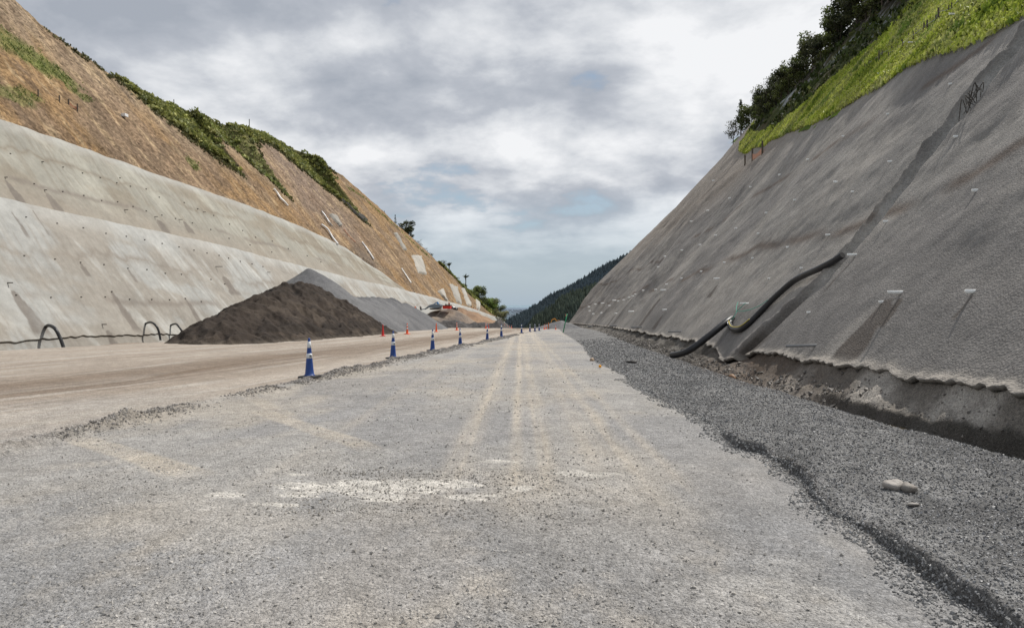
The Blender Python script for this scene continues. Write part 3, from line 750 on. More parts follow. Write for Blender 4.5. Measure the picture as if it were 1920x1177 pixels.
ocs = ((718, 630, 23, 'red', 'red cone left of the haul road at the foot of the dark soil pile'),
       (763.5, 626.5, 21, 'orange', 'orange cone with white bands in front of the grey gravel pile'),
       (818, 622, 17, 'red2', 'plain orange cone at the right toe of the grey gravel pile'),
       (856.5, 619, 14.5, 'orange', 'orange banded cone in front of the dark rubble row and brown mound'),
       (911, 615.5, 11, 'orange', 'orange banded cone beside a dark red cone on the far left verge'),
       (916, 615.3, 8.5, 'red', 'small dark red cone touching the orange cone on the far left verge'),
       (939, 614.6, 5.5, 'orange', 'tiny orange cone half hidden behind the sixth blue cone'),
       (946, 614.6, 8, 'orange', 'leftmost orange cone of the far cluster of four at the road crest'),
       (951.5, 614.6, 6.5, 'orange', 'second orange cone from the left in the far cluster at the crest'),
       (955, 614.6, 6, 'orange', 'third orange cone from the left in the far cluster at the crest'),
       (959, 614.8, 6.5, 'orange', 'rightmost orange cone of the far cluster of four at the road crest'),
       (1015, 614.8, 5, 'orange', 'smallest orange cone just right of the last blue cone'),
       (1020.5, 617.5, 10, 'orange', 'orange cone left of another in the pair right of the blue line'),
       (1024.3, 616.6, 9.5, 'orange', 'orange cone standing against the orange post at the gravel edge'),
       (1042, 618, 9, 'orange', 'lone orange cone in front of the grey mound by the green pole'))
for u, v, hp, kd, lab in ocs:
    k0 = 'orange' if kd in ('orange', 'red2') else 'red'
    src = po if k0 == 'orange' else pr
    if kd == 'red2':
        o = empty('traffic_cone', (0, 0, 0))
        for ch in src.children:
            if not ch.name.startswith('reflective'):
                c = ch.copy(); COL.objects.link(c); c.parent = o
    elif first[k0]: o = src; first[k0] = False
    else: o = copy_tree(src)
    x, y, z = g_point(u, v); o.location = (x, y, z); k = hp*y/F/.9; o.scale = (k, k, k); o.rotation_euler[2] = random.uniform(-.5, .5)
    tag(o, lab, 'traffic cone', 'orange cones along the verges')
# orange post among them
x, y, z = g_point(1028.5, 617); m = MB(); k = 12.5*y/F
r0 = empty('safety_post', (x, y, z)); m.lathe([(.07, .03), (.07, k*.9), (.05, k*.97), (.02, k)], 12).build('post', plain('dull_orange', (.50, .14, .03), .6), r0, smooth=True)
MB().box((0, 0, .02), (.4, .4, .05)).build('base', M['black'], r0); tag(r0, 'dull orange upright post on a base beside the far orange cones', 'post')
# green pole
x, y, z = g_point(1055.5, 624); root = empty('marker_pole', (x, y, z)); top = V3(at_y(1063.2, 588, y)); v = top-Vector((x, y, z))
MB().tube([Vector((0, 0, -.1)), v], .055, 12).build('pole', M['green'], root, smooth=True)
MB().box(v*.95+Vector((-.09, -.03, -.06)), (.10, .05, .22)).build('flag', M['net'], root)
tag(root, 'green leaning marker pole with an orange tag near the end of the right wall', 'pole')
# small orange ball and stones on the gravel
x, y, z = g_point(1125, 689); m = MB().lathe([(.001, -.045), (.03, -.035), (.045, 0), (.03, .035), (.001, .045)], 12); o = m.build('ball', M['orange_ball'], None, smooth=True)
o.location = (x, y, z+.05); tag(o, 'small bright orange ball lying at the edge of the dark gravel', 'ball')
def rock(name, loc, dims, seed, mat, lab, cat='rock', group=None, colr=(.3, .28, .25)):
    import bmesh
    bm = bmesh.new(); bmesh.ops.create_icosphere(bm, subdivisions=3, radius=1); r = random.Random(seed); ph = [r.uniform(0, 9) for _ in range(6)]
    for vt in bm.verts:
        p = vt.co; k = 1+.22*math.sin(2.3*p.x+ph[0])*math.cos(2.1*p.y+ph[1])+.13*math.sin(4.4*p.z+ph[2])+.09*math.sin(6*p.x+ph[3]+3*p.y)
        vt.co = Vector((p.x*dims[0]*k, p.y*dims[1]*k, p.z*dims[2]*k))
    me = bpy.data.meshes.new(name); bm.to_mesh(me); bm.free()
    me.polygons.foreach_set('use_smooth', [True]*len(me.polygons))
    a = me.color_attributes.new('Col', 'FLOAT_COLOR', 'POINT'); a.data.foreach_set('color', list((*colr, 1))*len(me.vertices))
    o = link(name, me, mat); o.location = loc; o.rotation_euler = (r.uniform(-.3, .3), r.uniform(-.3, .3), r.uniform(0, 6)); tag(o, lab, cat, group); return o
x, y, z = g_point(1676, 941); rock('stone', (x, y, z+.02), (.085, .06, .062), 1, M['stone'], 'smooth pale stone, left of a close pair on the dark gravel', colr=(.33, .30, .27))
x, y, z = g_point(1703, 945); rock('stone', (x, y, z+.015), (.062, .06, .06), 2, M['stone'], 'greyer stone, right of a close pair on the dark gravel', colr=(.20, .18, .16))
x, y, z = g_point(1365, 706); rock('stone', (x+.1, y, z+.03), (.10, .09, .06), 4, M['stone'], 'orange brown stone on the muddy ground below the gutter mouth', colr=(.26, .15, .08))
x, y, z = g_point(1183, 684); rock('stone', (x, y, z+.02), (.16, .10, .05), 5, M['stone'], 'flat dark clod lying on the gravel left of the hose end', colr=(.06, .055, .05))
x, y, z = g_point(1110, 676); rock('stone', (x, y, z+.03), (.09, .08, .06), 6, M['stone'], 'tan stone on the gravel step behind the orange ball', colr=(.34, .25, .17))
x, y, z = g_point(1712, 968); rock('stone', (x, y, z+.005), (.05, .035, .02), 8, M['stone'], 'flat pale stone just below the close pair of stones', colr=(.27, .25, .23))

# ---------------------------------------------------------------- loose stones
OCT = np.array([(1, 0, 0), (-1, 0, 0), (0, 1, 0), (0, -1, 0), (0, 0, 1), (0, 0, -1)], float)
OCF = np.array([(0, 2, 4), (2, 1, 4), (1, 3, 4), (3, 0, 4), (2, 0, 5), (1, 2, 5), (3, 1, 5), (0, 3, 5)])
def rot_rand(n, rs):
    q = rs.normal(size=(n, 4)); q /= np.linalg.norm(q, axis=1)[:, None]; w, x, y, z = q.T
    return np.stack([1-2*(y*y+z*z), 2*(x*y-z*w), 2*(x*z+y*w), 2*(x*y+z*w), 1-2*(x*x+z*z), 2*(y*z-x*w), 2*(x*z-y*w), 2*(y*z+x*w), 1-2*(x*x+y*y)], 1).reshape(n, 3, 3)
def stones(name, X, y, s, col, lab, rs):
    n = len(X); V = OCT[None]*(1+.45*(rs.rand(n, 6, 1)-.5))*np.array([1, .8, .6])*s[:, None, None]*(.7+.6*rs.rand(n, 1, 3))
    V = np.einsum('nij,nkj->nki', rot_rand(n, rs), V)
    Z = z_of(y, GH(X, y))+s*.25
    V = V + np.stack([X, y, Z], 1)[:, None]
    Fa = (OCF[None]+6*np.arange(n)[:, None, None]).reshape(-1, 3)
    C = np.repeat(col, 6, 0)
    o = mesh_np(name, V, Fa, M['stone'], C, smooth=False); tag(o, lab, 'gravel', kind='stuff'); return o
def scatter_y(n, a, b, rs, p=1.0):
    return a*(b/a)**(rs.rand(n)**p)
rs = np.random.RandomState(5)
# shoulder: a carpet of dark angular chips
n = 120000; y = scatter_y(n, 2.3, 48, rs, 1.35); y = y[rs.rand(n) < sst(50, 14, y)**.8]; n = len(y); t = rs.rand(n); X = step_x(y)+.0+(ditch_x(y)-.12-step_x(y))*t
s = (.0036+.0075*rs.rand(n)**2.5)*(.72+.08*y); k = rs.rand(n)
g = (.065+.33*k**2.1)[:, None]*np.array([1, 1.0, 1.01]); g[rs.rand(n) < .05] = (.5, .49, .47)
stones('gravel', X, y, s, g, 'carpet of dark angular crushed stone on the right shoulder', rs)
# crumbs fallen from the step
n = 9000; y = scatter_y(n, 2.4, 16, rs, 1.1); X = step_x(y)+.03-.22*rs.rand(n)**2.2*(.5+vnoise(y*2.1, 3, 33)); s = (.005+.012*rs.rand(n)**2.5)*(.75+.06*y)
stones('gravel', X, y, s, (.14+.22*rs.rand(n)**1.6)[:, None]*np.array([1, .99, .97]), 'crumbled stones along the foot of the little gravel step', rs)
# road: thinner scatter, browner
n = 34000; y = scatter_y(n, 2.6, 22, rs, 1.3); X = -1.05*y*rs.rand(n)**.9+np.minimum(1.8, .8*y)*rs.rand(n)
pp = fbm(X*.8, y*.6, 3, 301); keep = (X < step_x(y)+.02) & (X > -6.4) & (rs.rand(n) < .25+1.3*sst(.4, .7, pp)); X = X[keep]; y = y[keep]; n = len(X)
s = (.003+.010*rs.rand(n)**6)*(.8+.08*y); g = (.24+.24*rs.rand(n)**1.3)[:, None]*np.array([1, .95, .88])
stones('gravel', X, y, s, g, 'loose chips scattered over the pale gravel road', rs)
# clusters by the dust smears
n = 2600; cx = rs.choice([-1.35, -.9, -2.1, -1.6, -.3], n); cyy = rs.choice([5.35, 5.75, 4.7, 4.95, 5.95], n)
X = cx+rs.normal(size=n)*.30; y = cyy+rs.normal(size=n)*.13; s = .005+.011*rs.rand(n)**3
stones('gravel', X, y, s, (.2+.2*rs.rand(n))[:, None]*np.array([1, .93, .84]), 'heaped pebbles around the white dust smears in the foreground', rs)
# windrow
n = 16000; y = scatter_y(n, 7, 60, rs, .9); X = -6.0+rs.normal(size=n)*.13; keep = (ridge_amt(y) > .03) & ((y > 12.5) | (rs.rand(n) < .35)); X = X[keep]; y = y[keep]; n = len(X)
s = (.012+.022*rs.rand(n)**2)*(.6+.03*y); stones('gravel', X, y, s, (.16+.16*rs.rand(n))[:, None]*np.array([1, .93, .86]), 'low ridge of loose stones running past the blue cones', rs)
# mud and rubble at the ditch
n = 3500; y = scatter_y(n, 5, 60, rs); X = ditch_x(y)+rs.normal(size=n)*.22+.10; s = (.006+.02*rs.rand(n)**5)*(.7+.06*y)
stones('gravel', X, y, s, (.10+.14*rs.rand(n)**2)[:, None]*np.array([1, .9, .8]), 'muddy rubble along the ditch under the right wall', rs)

n = 1500; y = scatter_y(n, 11, 75, rs); X = ditch_x(y)+rs.normal(size=n)*.16+.22; s = (.012+.05*rs.rand(n)**3)*(.8+.02*y)
stones('rubble', X, y, s, (.07+.15*rs.rand(n)**1.5)[:, None]*np.array([1, .9, .8]), 'broken lumps of concrete and earth along the foot of the right wall', rs)
n = 420; y = scatter_y(n, 2.8, 14, rs); X = -1.0*y*rs.rand(n)**1.2+1.7*rs.rand(n); keep = (X > -5.5); X = X[keep]; y = y[keep]; n = len(X); s = .008+.012*rs.rand(n)**3
stones('gravel', X, y, s, (.22+.25*rs.rand(n))[:, None]*np.array([1, .94, .86]), 'larger single stones lying here and there on the gravel road', rs)

# ditch water
def water():
    y = np.linspace(5.0, 10.6, 60); V = []
    dx = ditch_x(y)
    wv = .10+.10*sst(9.5, 6.5, y)+.04*(vnoise(y*2.3, 0, 4)-.5)
    a = np.stack([dx-.2-wv, y, z_of(y, np.full(60, -.045))], 1); b = np.stack([dx+.12, y, z_of(y, np.full(60, -.045))], 1)
    o = mesh_np('water', np.stack([a, b], 1), grid_faces(60, 2, flip=True), M['water']); tag(o, kind='structure')
water()

# ---------------------------------------------------------------- stock piles
def pile(name, cones, y0, y1, x0, x1, colf, lab, cat, nx=220, ny=160, rough=.22, seed=1, crown=.8, soft=.35, lump=0):
    xs = np.linspace(x0, x1, nx); ysx = np.linspace(y0, y1, ny); Y, X = np.meshgrid(ysx, xs, indexing='ij')
    h = np.full(X.shape, -9.)
    wx = X+1.1*(fbm(X*.35, Y*.35, 3, seed+5)-.5); wy = Y+1.1*(fbm(X*.35+9, Y*.35, 3, seed+6)-.5)
    for (cx, cy, hh, sl, ex) in cones:
        d = np.hypot((wx-cx)/ex, wy-cy); hc = hh-sl*(np.sqrt(d*d+crown*crown)-crown)
        h = np.where(hc > h+soft, hc, np.where(h > hc+soft, h, np.maximum(h, hc)+((soft-np.abs(h-hc))**2)/(4*soft)))
    h = h+lump*(1-np.abs(2*fbm(X*.9+.3*Y, Y*.7, 3, seed+9)-1)-.75)+rough*(fbm(X*.5, Y*.5, 4, seed)-.5)*2+rough*.35*(fbm(X*2.2, Y*2.2, 3, seed+1)-.5)*2
    g = GH(X, Y, False)*0+crest_drop(Y)
    keep = h > g-.4
    P = np.stack([X, Y, h-SL*Y], -1)
    o = mesh_np(name, P, grid_faces(ny, nx, keep, flip=True), M['pile'], colf(X, Y, h)); tag(o, lab, cat); return o
def dark(X, Y, h):
    a = fbm(X*.6, Y*.6, 4, 401); b = fbm(X*2.5, h*3, 3, 402)
    c = mixc(np.broadcast_to(np.array([.066, .050, .040]), X.shape+(3,)), (.115, .088, .068), sst(.40, .62, a)*.8)
    c = mixc(c, (.035, .028, .024), sst(.55, .7, b)*.6+.6*sst(3.0, 3.7, h)*sst(.3, .6, a))
    return mixc(c, (.20, .165, .13), sst(.25, .0, h)*.4)*np.array([.66, .69, .71])
def greyp(X, Y, h):
    a = fbm(X*.5, Y*.5, 4, 411)
    return mixc(np.broadcast_to(np.array([.150, .150, .153]), X.shape+(3,)), (.105, .105, .11), sst(.4, .65, a)*.6)
def Xat(u, y): return float(at_y(u, 600, y)[0])
def peaks(l, sl, ex=1.0): return [(X_, X_*F/(u-1096.), (599-v)/F*(X_*F/(u-1096.))+CH, sl, ex) for u, v, X_ in l]
pile('soil_pile', peaks(((522, 531, -25.6), (545, 530, -25.9), (565, 534, -25.8), (590, 550, -25.0), (495, 541, -24.2), (470, 554, -23.2), (445, 568, -22.3), (420, 582, -21.6), (402, 594, -21.2), (384, 606, -20.8), (612, 565, -24.4), (635, 583, -23.6), (655, 597, -22.8)), .66),
     30, 74, -37, -15, dark, 'dark brown soil pile with a rounded top, in front of the grey gravel pile', 'soil pile', rough=.26, seed=31, crown=.9, nx=330, ny=520, soft=.5, lump=.65)
pile('gravel_pile', peaks(((562, 501, -30.5),), .68)+peaks(((600, 527, -29.3), (625, 543, -28.3)), .68)+peaks([(u, 556+.03*(u-650)*(u > 700), -26.6) for u in range(645, 742, 9)], .66)+peaks(((755, 567, -26.), (770, 580, -25.4), (785, 593, -24.8), (797, 604, -24.)), .66),
     54, 116, -46, -14, greyp, 'tall grey gravel pile with a sharp peak and lower shoulder behind the soil pile', 'gravel pile', rough=.10, seed=41, crown=.3, nx=260, ny=420, soft=.5)
def brn(X, Y, h):
    a = fbm(X*.4, Y*.4, 4, 421); b = fbm(X*.25, h*.6, 3, 422)
    c = mixc(np.broadcast_to(np.array([.205, .165, .135]), X.shape+(3,)), (.14, .125, .115), sst(.4, .6, b)*.7)
    return mixc(c, (.30, .24, .18), sst(.5, .7, a)*.6)
ym = 140.
def hm(v, y): return float(at_y(900, v, y)[2]+SL*y)
pile('soil_pile', [(Xat(828, ym), ym, hm(579.5, ym), .66, 1.2), (Xat(845, ym), ym, hm(580, ym), .66, 1.1), (Xat(812, ym-6), ym-6, hm(594, ym-6), .6, 1.2)],
     122, 158, -48, -14, brn, 'brown earth mound under the grey machine and red hopper, beyond the grey gravel pile', 'soil pile', rough=.25, seed=51, crown=1.0)
def tanp(X, Y, h):
    a = fbm(X*.3, Y*.3, 4, 431); b = fbm(X*.3+h, Y*.2, 3, 432)
    return mixc(np.broadcast_to(np.array([.28, .185, .12]), X.shape+(3,)), (.20, .135, .095), sst(.4, .62, a*.5+b*.5)*.8)
pile('soil_bank', [(Xat(868, 165)-1, 165, hm(576, 165), .62, 1.0), (Xat(890, 180)-1, 180, hm(583, 180), .65, 1.), (Xat(908, 195)-1, 195, hm(591, 195), .65, 1.), (Xat(925, 210), 210, hm(600, 210), .65, 1.)],
     135, 225, -50, -12, tanp, 'reddish brown earth bank leaning on the far low shotcrete wall', 'soil bank', rough=.35, seed=61, crown=1.5, soft=1.8)
def rub(X, Y, h):
    return np.broadcast_to(np.array([.085, .08, .078]), X.shape+(3,))*(.7+.9*fbm(X*1.5, Y*1.5, 3, 441)[..., None])
pile('rubble_row', [(x_, 112+.2*(x_+25)*0, .85+.5*random.random(), .7, 1.3) for x_ in np.arange(-27, -13.5, 1.3)], 107, 117, -30, -12, rub, 'row of dark grey broken rubble in front of the brown mound', 'rubble', rough=.6, seed=71, crown=.2, nx=150, ny=60)
pile('gravel_pile', [(Xat(1048, 103), 103, hm(603.5, 103), .55, 1.5), (Xat(1056, 104), 104, hm(602, 104), .55, 1.2)], 96, 112, -10, 4, lambda X, Y, h: greyp(X, Y, h)*1.15, 'low grey gravel mound below the yellow digger at the far wall end', 'gravel pile', rough=.3, seed=81, nx=90, ny=70)

# ---------------------------------------------------------------- machines
def machine_tf(u, v, y, k, rz):
    P = at_y(u, v, y); root_loc = V3(P); return root_loc, k, rz
def digger(name, u, v, y, k, rz, body, arm, lab, flip=1):
    r = empty(name, V3(at_y(u, v, y)), rz); r.scale = (k, k, k)
    for s in (-1, 1):
        m = MB(); pts = []
        for a in range(16):
            t = 2*math.pi*a/16; pts.append((1.35*(1 if math.cos(t) > 0 else -1)+.4*math.cos(t), .42+.42*math.sin(t)))
        m.prism(pts, s*1.1-.25, s*1.1+.25); m.build('track', M['rust'], r)
    m = MB().prism([(-1.9, .95), (1.3, .95), (1.4, 1.3), (1.1, 1.75), (-1.6, 1.95), (-2.0, 1.6)], -1.25, 1.25); m.build('engine_body', M[body], r, bevel=.05)
    m = MB().prism([(.1, 1.75), (1.25, 1.75), (1.35, 2.1), (1.05, 2.85), (.1, 2.85)], .35, 1.2); c = m.build('cab', M[body], r, bevel=.04)
    MB().prism([(.25, 2.05), (1.22, 2.05), (1.0, 2.7), (.25, 2.7)], .33, 1.22).build('window', M['glass'], c)
    def bar(a, b, w0, w1, nm, mt):
        a = Vector(a); b = Vector(b); d = (b-a).normalized(); up = Vector((-d.z, 0, d.x)); m = MB()
        m.add([a-up*w0+Vector((0, -.18, 0)), a+up*w0+Vector((0, -.18, 0)), b+up*w1+Vector((0, -.18, 0)), b-up*w1+Vector((0, -.18, 0)), a-up*w0+Vector((0, .18, 0)), a+up*w0+Vector((0, .18, 0)), b+up*w1+Vector((0, .18, 0)), b-up*w1+Vector((0, .18, 0))],
              [(0, 1, 2, 3), (7, 6, 5, 4), (0, 4, 5, 1), (1, 5, 6, 2), (2, 6, 7, 3), (3, 7, 4, 0)]); return m.build(nm, M[mt], r)
    bar((1.0, 0, 1.6), (2.6, 0, 3.7), .2, .32, 'boom', arm); bar((2.5, 0, 3.75), (4.4, 0, 3.0), .3, .2, 'boom', arm)
    bar((4.3, 0, 3.1), (4.9, 0, 1.2), .22, .14, 'stick', arm)
    MB().prism([(4.6, 1.3), (5.2, 1.25), (5.35, .6), (4.9, .2), (4.3, .45), (4.5, .75)], -.45, .45).build('bucket', M['rust'], r)
    tag(r, lab, 'excavator'); return r
digger('excavator', 1049, 609.5, 116, .30, R(188), 'yellow', 'yellow', 'yellow excavator half hidden behind the grey mound at the end of the right wall')
def screener():
    y = 138.; r = empty('crushing_machine', V3(at_y(806, 579.5, y)), 0); s = y/F
    def q(u, v): return ((u-806)*s, (579.5-v)*s)
    MB().prism([q(806, 574), q(807.5, 571.5), q(813, 570), q(828, 570), q(828.5, 573.5), q(827, 576.5), q(820, 578), q(808, 577)], -1.2, 1.2).build('hopper_body', M['bluegrey'], r, bevel=.08)
    MB().prism([q(788, 580.5), q(797, 580.3), q(806.5, 574.8), q(808, 571.5), q(804, 573), q(797, 578.5), q(790, 579.4)], -.5, .5).build('conveyor_arm', M['bluegrey'], r)
    MB().prism([q(787.5, 581), q(790.5, 581.5), q(788.5, 575), q(787, 573.5)], -.4, .4).build('conveyor_end', M['rust'], r)
    MB().prism([q(812, 570.5), q(819.5, 566), q(821.5, 565.2), q(824, 570.2), q(821, 570.2), q(819.8, 567.5), q(814, 570.6)], -.3, .3).build('lifting_arm', M['blue'], r)
    MB().prism([q(824, 571), q(825, 568.8), q(828, 569.2), q(828, 571)], -.6, .6).build('engine_cover', M['white'], r)
    MB().prism([q(808, 578.2), q(826, 577.2), q(827, 579), q(824, 580.4), q(811, 580.6), q(808, 579.6)], -1.3, 1.3).build('track', M['rust'], r)
    tag(r, 'grey and blue tracked crushing machine with a long sloping arm on the brown mound', 'machine')
screener()
def hopper():
    y = 138.; r = empty('red_skip', V3(at_y(838.5, 579, y)), 0); s = y/F
    def q(u, v): return ((u-838.5)*s, (579-v)*s)
    MB().prism([q(831.5, 579), q(845.3, 579), q(846, 573), q(831, 573)], -.9, .9).build('bin', M['red'], r, bevel=.05)
    m = MB()
    for u in (832, 835, 838, 841, 844): m.prism([q(u-.25, 572.9), q(u+.25, 572.9), q(u+.25, 578.9), q(u-.25, 578.9)], -.97, -.905)
    m.build('rib', M['red'], r)
    m = MB(); m.prism([q(831, 573), q(846, 573), q(846.5, 572.1), q(831, 572.1)], -1, 1); m.prism([q(835.5, 572.1), q(845.8, 572.1), q(845.8, 571.2), q(835.5, 571.2)], -.6, .6); m.prism([q(835.5, 572), q(836.5, 572), q(836.2, 569.5), q(835.4, 570)], -.5, .5)
    m.build('railing', M['rust'], r)
    tag(r, 'red steel hopper with a dark rail on top of the brown mound', 'hopper')
hopper()
def truck():
    y = 141.; r = empty('pickup_truck', V3(at_y(851, 580, y)), 0); s = y/F
    def q(u, v): return ((u-851)*s, (580-v)*s)
    MB().prism([q(846.5, 579), q(855.5, 579.2), q(855.6, 577.6), q(852.5, 576.4), q(846.5, 576)], -.9, .9).build('body', M['white'], r, bevel=.04)
    c = MB().prism([q(846.6, 576.2), q(852.6, 576.5), q(850.8, 574.2), q(847.2, 574)], -.8, .8).build('cab', M['white'], r, bevel=.03)
    MB().prism([q(847.7, 576), q(851.8, 576.2), q(850.4, 574.6), q(847.9, 574.5)], -.83, .83).build('window', M['glass'], c)
    for u in (848.3, 854):
        m = MB(); pts = [(q(u, 579.3)[0]+.36*math.cos(t*math.pi/8), q(u, 579.3)[1]+.36*math.sin(t*math.pi/8)) for t in range(16)]
        MB().prism(pts, -.95, -.7).build('wheel', M['black'], r); MB().prism(pts, .7, .95).build('wheel', M['black'], r)
    tag(r, 'white pickup truck parked right of the red hopper on the mound', 'pickup truck')
truck()
def person(u, v, y, lab, k=1.0):
    base = V3(at_y(u, v, y)); r = empty('person', base)
    me = bpy.data.meshes.new('body')
    P = [(0, 0, .95), (0, 0, 1.18), (0, 0, 1.42), (0, 0, 1.53), (0, 0, 1.62), (0, 0, 1.72), (.10, 0, .90), (.12, 0, .5), (.13, 0, .08), (.13, -.14, .04), (-.10, 0, .90), (-.12, .02, .5), (-.13, .04, .08), (-.13, -.1, .04),
         (.19, 0, 1.42), (.27, -.02, 1.15), (.25, -.14, .92), (.25, -.19, .83), (-.19, 0, 1.42), (-.27, -.02, 1.15), (-.25, -.14, .92), (-.25, -.19, .83)]
    E = [(0, 1), (1, 2), (2, 3), (3, 4), (4, 5), (0, 6), (6, 7), (7, 8), (8, 9), (0, 10), (10, 11), (11, 12), (12, 13), (2, 14), (14, 15), (15, 16), (16, 17), (2, 18), (18, 19), (19, 20), (20, 21)]
    rad = [.15, .14, .15, .06, .095, .08, .10, .07, .05, .045, .10, .07, .05, .045, .07, .05, .038, .035, .07, .05, .038, .035]
    me.from_pydata(P, E, []); o = link('body', me, M['navy'], r)
    sk = o.modifiers.new('skin', 'SKIN')
    for i, q in enumerate(rad): me.skin_vertices[0].data[i].radius = (q, q*.85)
    me.skin_vertices[0].data[0].use_root = True
    o.modifiers.new('sub', 'SUBSURF').levels = 1
    MB().lathe([(.15, .98), (.19, 1.05), (.185, 1.3), (.215, 1.44), (.10, 1.50)], 14).build('vest', M['hivis'], r, smooth=True)
    MB().lathe([(.09, 1.52), (.10, 1.60), (.095, 1.68)], 12).build('face', M['skin'], r, smooth=True)
    MB().lathe([(.14, 1.68), (.125, 1.70), (.11, 1.79), (.04, 1.83)], 14).build('hard_hat', M['white'], r, smooth=True)
    r.scale = (k, k, k); tag(r, lab, 'person')
person(842, 576, 138, 'worker in an orange vest standing on top of the red hopper', 1.0*(10.5*138/F)/1.8)
person(778.5, 590, 128, 'worker in an orange vest standing left of the crushing machine', 1.0)
# bundle of pale pipes between grey pile and mound
r0 = empty('pipe_bundle', V3(at_y(786, 592, 126)))
for k in range(5):
    a = V3(at_y(784+1.6*k, 591.5+.4*k, 126)); b = V3(at_y(782.8+1.6*k, 585+.5*k, 126)); MB().tube([a-r0.location, b-r0.location], .06, 8).build('pipe', M['pvc'], r0)
tag(r0, 'five pale pipes leaning upright between the grey gravel pile and the brown mound', 'pipes')

# ---------------------------------------------------------------- things on the left slope
def onL(u, v, off=0.):
    y, h = hitL(u, v); return V3(PL(y, h, off))
shotc = np.array([.36, .34, .30])
def slab(quad, lab, off=.15, n=14, tone=1.0, name='shotcrete_patch', nv=18):
    a, b, c, d = quad; ya = [hitL(*p) for p in quad]
    S, T = np.meshgrid(np.linspace(0, 1, n), np.linspace(0, 1, nv), indexing='ij')
    def bl(k): return (ya[0][k]*(1-S)+ya[1][k]*S)*(1-T)+(ya[3][k]*(1-S)+ya[2][k]*S)*T
    Y = bl(0); Hh = bl(1); ed = np.minimum(np.minimum(S, 1-S), np.minimum(T, 1-T)); Y = Y+.35*(vnoise(T*6, S*3, 7)-.5)
    P = PL(Y, Hh, np.where(ed > .001, off+.15, -.5))
    cc = np.broadcast_to(shotc*tone, Y.shape+(3,))*(.75+.5*fbm(Y*1.5, Hh*.5, 4, 131)[..., None])
    o = mesh_np(name, P, grid_faces(n, nv), M['shot_l'], cc); tag(o, lab, 'concrete patch'); return o
slab(((771, 477), (787, 481), (801, 517), (784, 512)), 'square grey shotcrete patch high on the brown left cut', .35)
slab(((613, 403), (626, 406), (640, 426), (633, 428)), 'tapering grey shotcrete patch on the brown cut above the upper tier', .3, tone=.8)
slab(((738, 435), (742, 436), (763, 471), (757, 470)), 'long narrow grey shotcrete strip near the skyline of the left cut', .35, tone=.75)
slab(((820, 545), (829, 541), (842, 566), (836, 563)), 'pale shotcrete flare just above the red hopper', .4)
slab(((841, 531), (856, 538), (869, 573), (857, 567)), 'broad pale shotcrete strip running down to the far low wall', .4, tone=.9)
slab(((863, 540), (867, 542), (884, 576), (876, 573)), 'thin shotcrete strip right of the broad pale one on the far slope', .4)
slab(((877, 549), (884, 552), (901, 583), (893, 580)), 'last pale shotcrete strip before the bushes on the far slope', .4)
def slope_pipe(pts, lab, r, mat='pvc', name='slope_pipe'):
    P = [onL(u, v, .25) for u, v in pts]; m = MB().tube(spline(P, 5), r, 8); tag(m.build(name, M[mat], None, smooth=True), lab, 'pipe')
slope_pipe([(510, 357), (517, 364), (524, 374), (530, 381), (537, 388)], 'pale pipe lying on the brown cut, uppermost of the slope pipes', .16)
slope_pipe([(600, 398), (606, 406), (614, 418), (621, 426)], 'thin grey pipe beside the tapering shotcrete patch', .13, 'steel')
slope_pipe([(602, 421), (612, 431), (622, 445), (631, 460)], 'bright white pipe ending at the top of the upper shotcrete tier', .17, 'white')
slope_pipe([(677, 455), (684, 464), (692, 476), (700, 487)], 'white pipe in the middle of the brown cut right of the tier end', .17, 'white')
slope_pipe([(749, 506), (755, 514), (762, 524), (768, 533)], 'short pale pipe below the square shotcrete patch', .16)
slope_pipe([(640, 433), (650, 444), (662, 458)], 'thin orange safety line below the tapering patch', .09, 'net', 'safety_line')
slab(((632, 372), (652, 376), (690, 417), (683, 419)), 'black geotextile sheet filling the lower end of the green gully', .35, tone=.13, name='geotextile_sheet')
def net_fence(posts, side, lab, hgt, sag=True):
    hf, PF = (hitL, PL) if side < 0 else (hitR, PR)
    base = []; top = []
    for (u, v, v2) in posts:
        y, h = hf(u, v); b = V3(PF(y, h)); base.append(b); top.append(b+Vector((0, 0, (v-v2)*y/F)))
    r = empty('safety_fence', base[0])
    for b, t in zip(base, top): MB().tube([b-r.location-Vector((0, 0, .3)), t-r.location], .07, 6).build('post', M['wood'], r)
    m = MB(); n = 10
    for i in range(len(base)-1):
        if not sag and i == 0: continue
        for k in range(n):
            a, b = k/n, (k+1)/n; sg = lambda t: 1-.45*math.sin(math.pi*t)
            p = [base[i].lerp(base[i+1], a), base[i].lerp(base[i+1], b)]; q = [p[0]+(top[i]-base[i]).lerp(top[i+1]-base[i+1], a)*.5*sg(a), p[1]+(top[i]-base[i]).lerp(top[i+1]-base[i+1], b)*.5*sg(b)]
            m.add([x-r.location+Vector((0, 0, .08)) for x in (p[0], p[1], q[1], q[0])], [(0, 1, 2, 3)])
    m.build('net', M['net'], r); tag(r, lab, 'fence')
net_fence([(127, 198, 187), (143, 211, 196)], -1, 'faded orange safety net between two posts on the upper left slope', 1)
net_fence([(1394, 308, 289), (1408, 300, 277), (1430, 290, 266)], 1, 'orange safety net sagging between three dark posts at the top of the right wall', 1, sag=False)
net_fence([(883, 577, 573), (888, 579, 575.5), (896, 582, 579)], -1, 'tiny orange safety net on top of the far low shotcrete wall', 1)
for u, v, v2, lab in ((66, 186, 172, 'single dark post beside the green patch on the left slope'), (108, 194, 181, 'single dark post left of the orange safety net')):
    b = onL(u, v); y, h = hitL(u, v); tag(MB().tube([b-Vector((0, 0, .3)), b+Vector((0, 0, (v-v2)*y/F))], .06, 6).build('fence_post', M['wood'], None), lab, 'post')
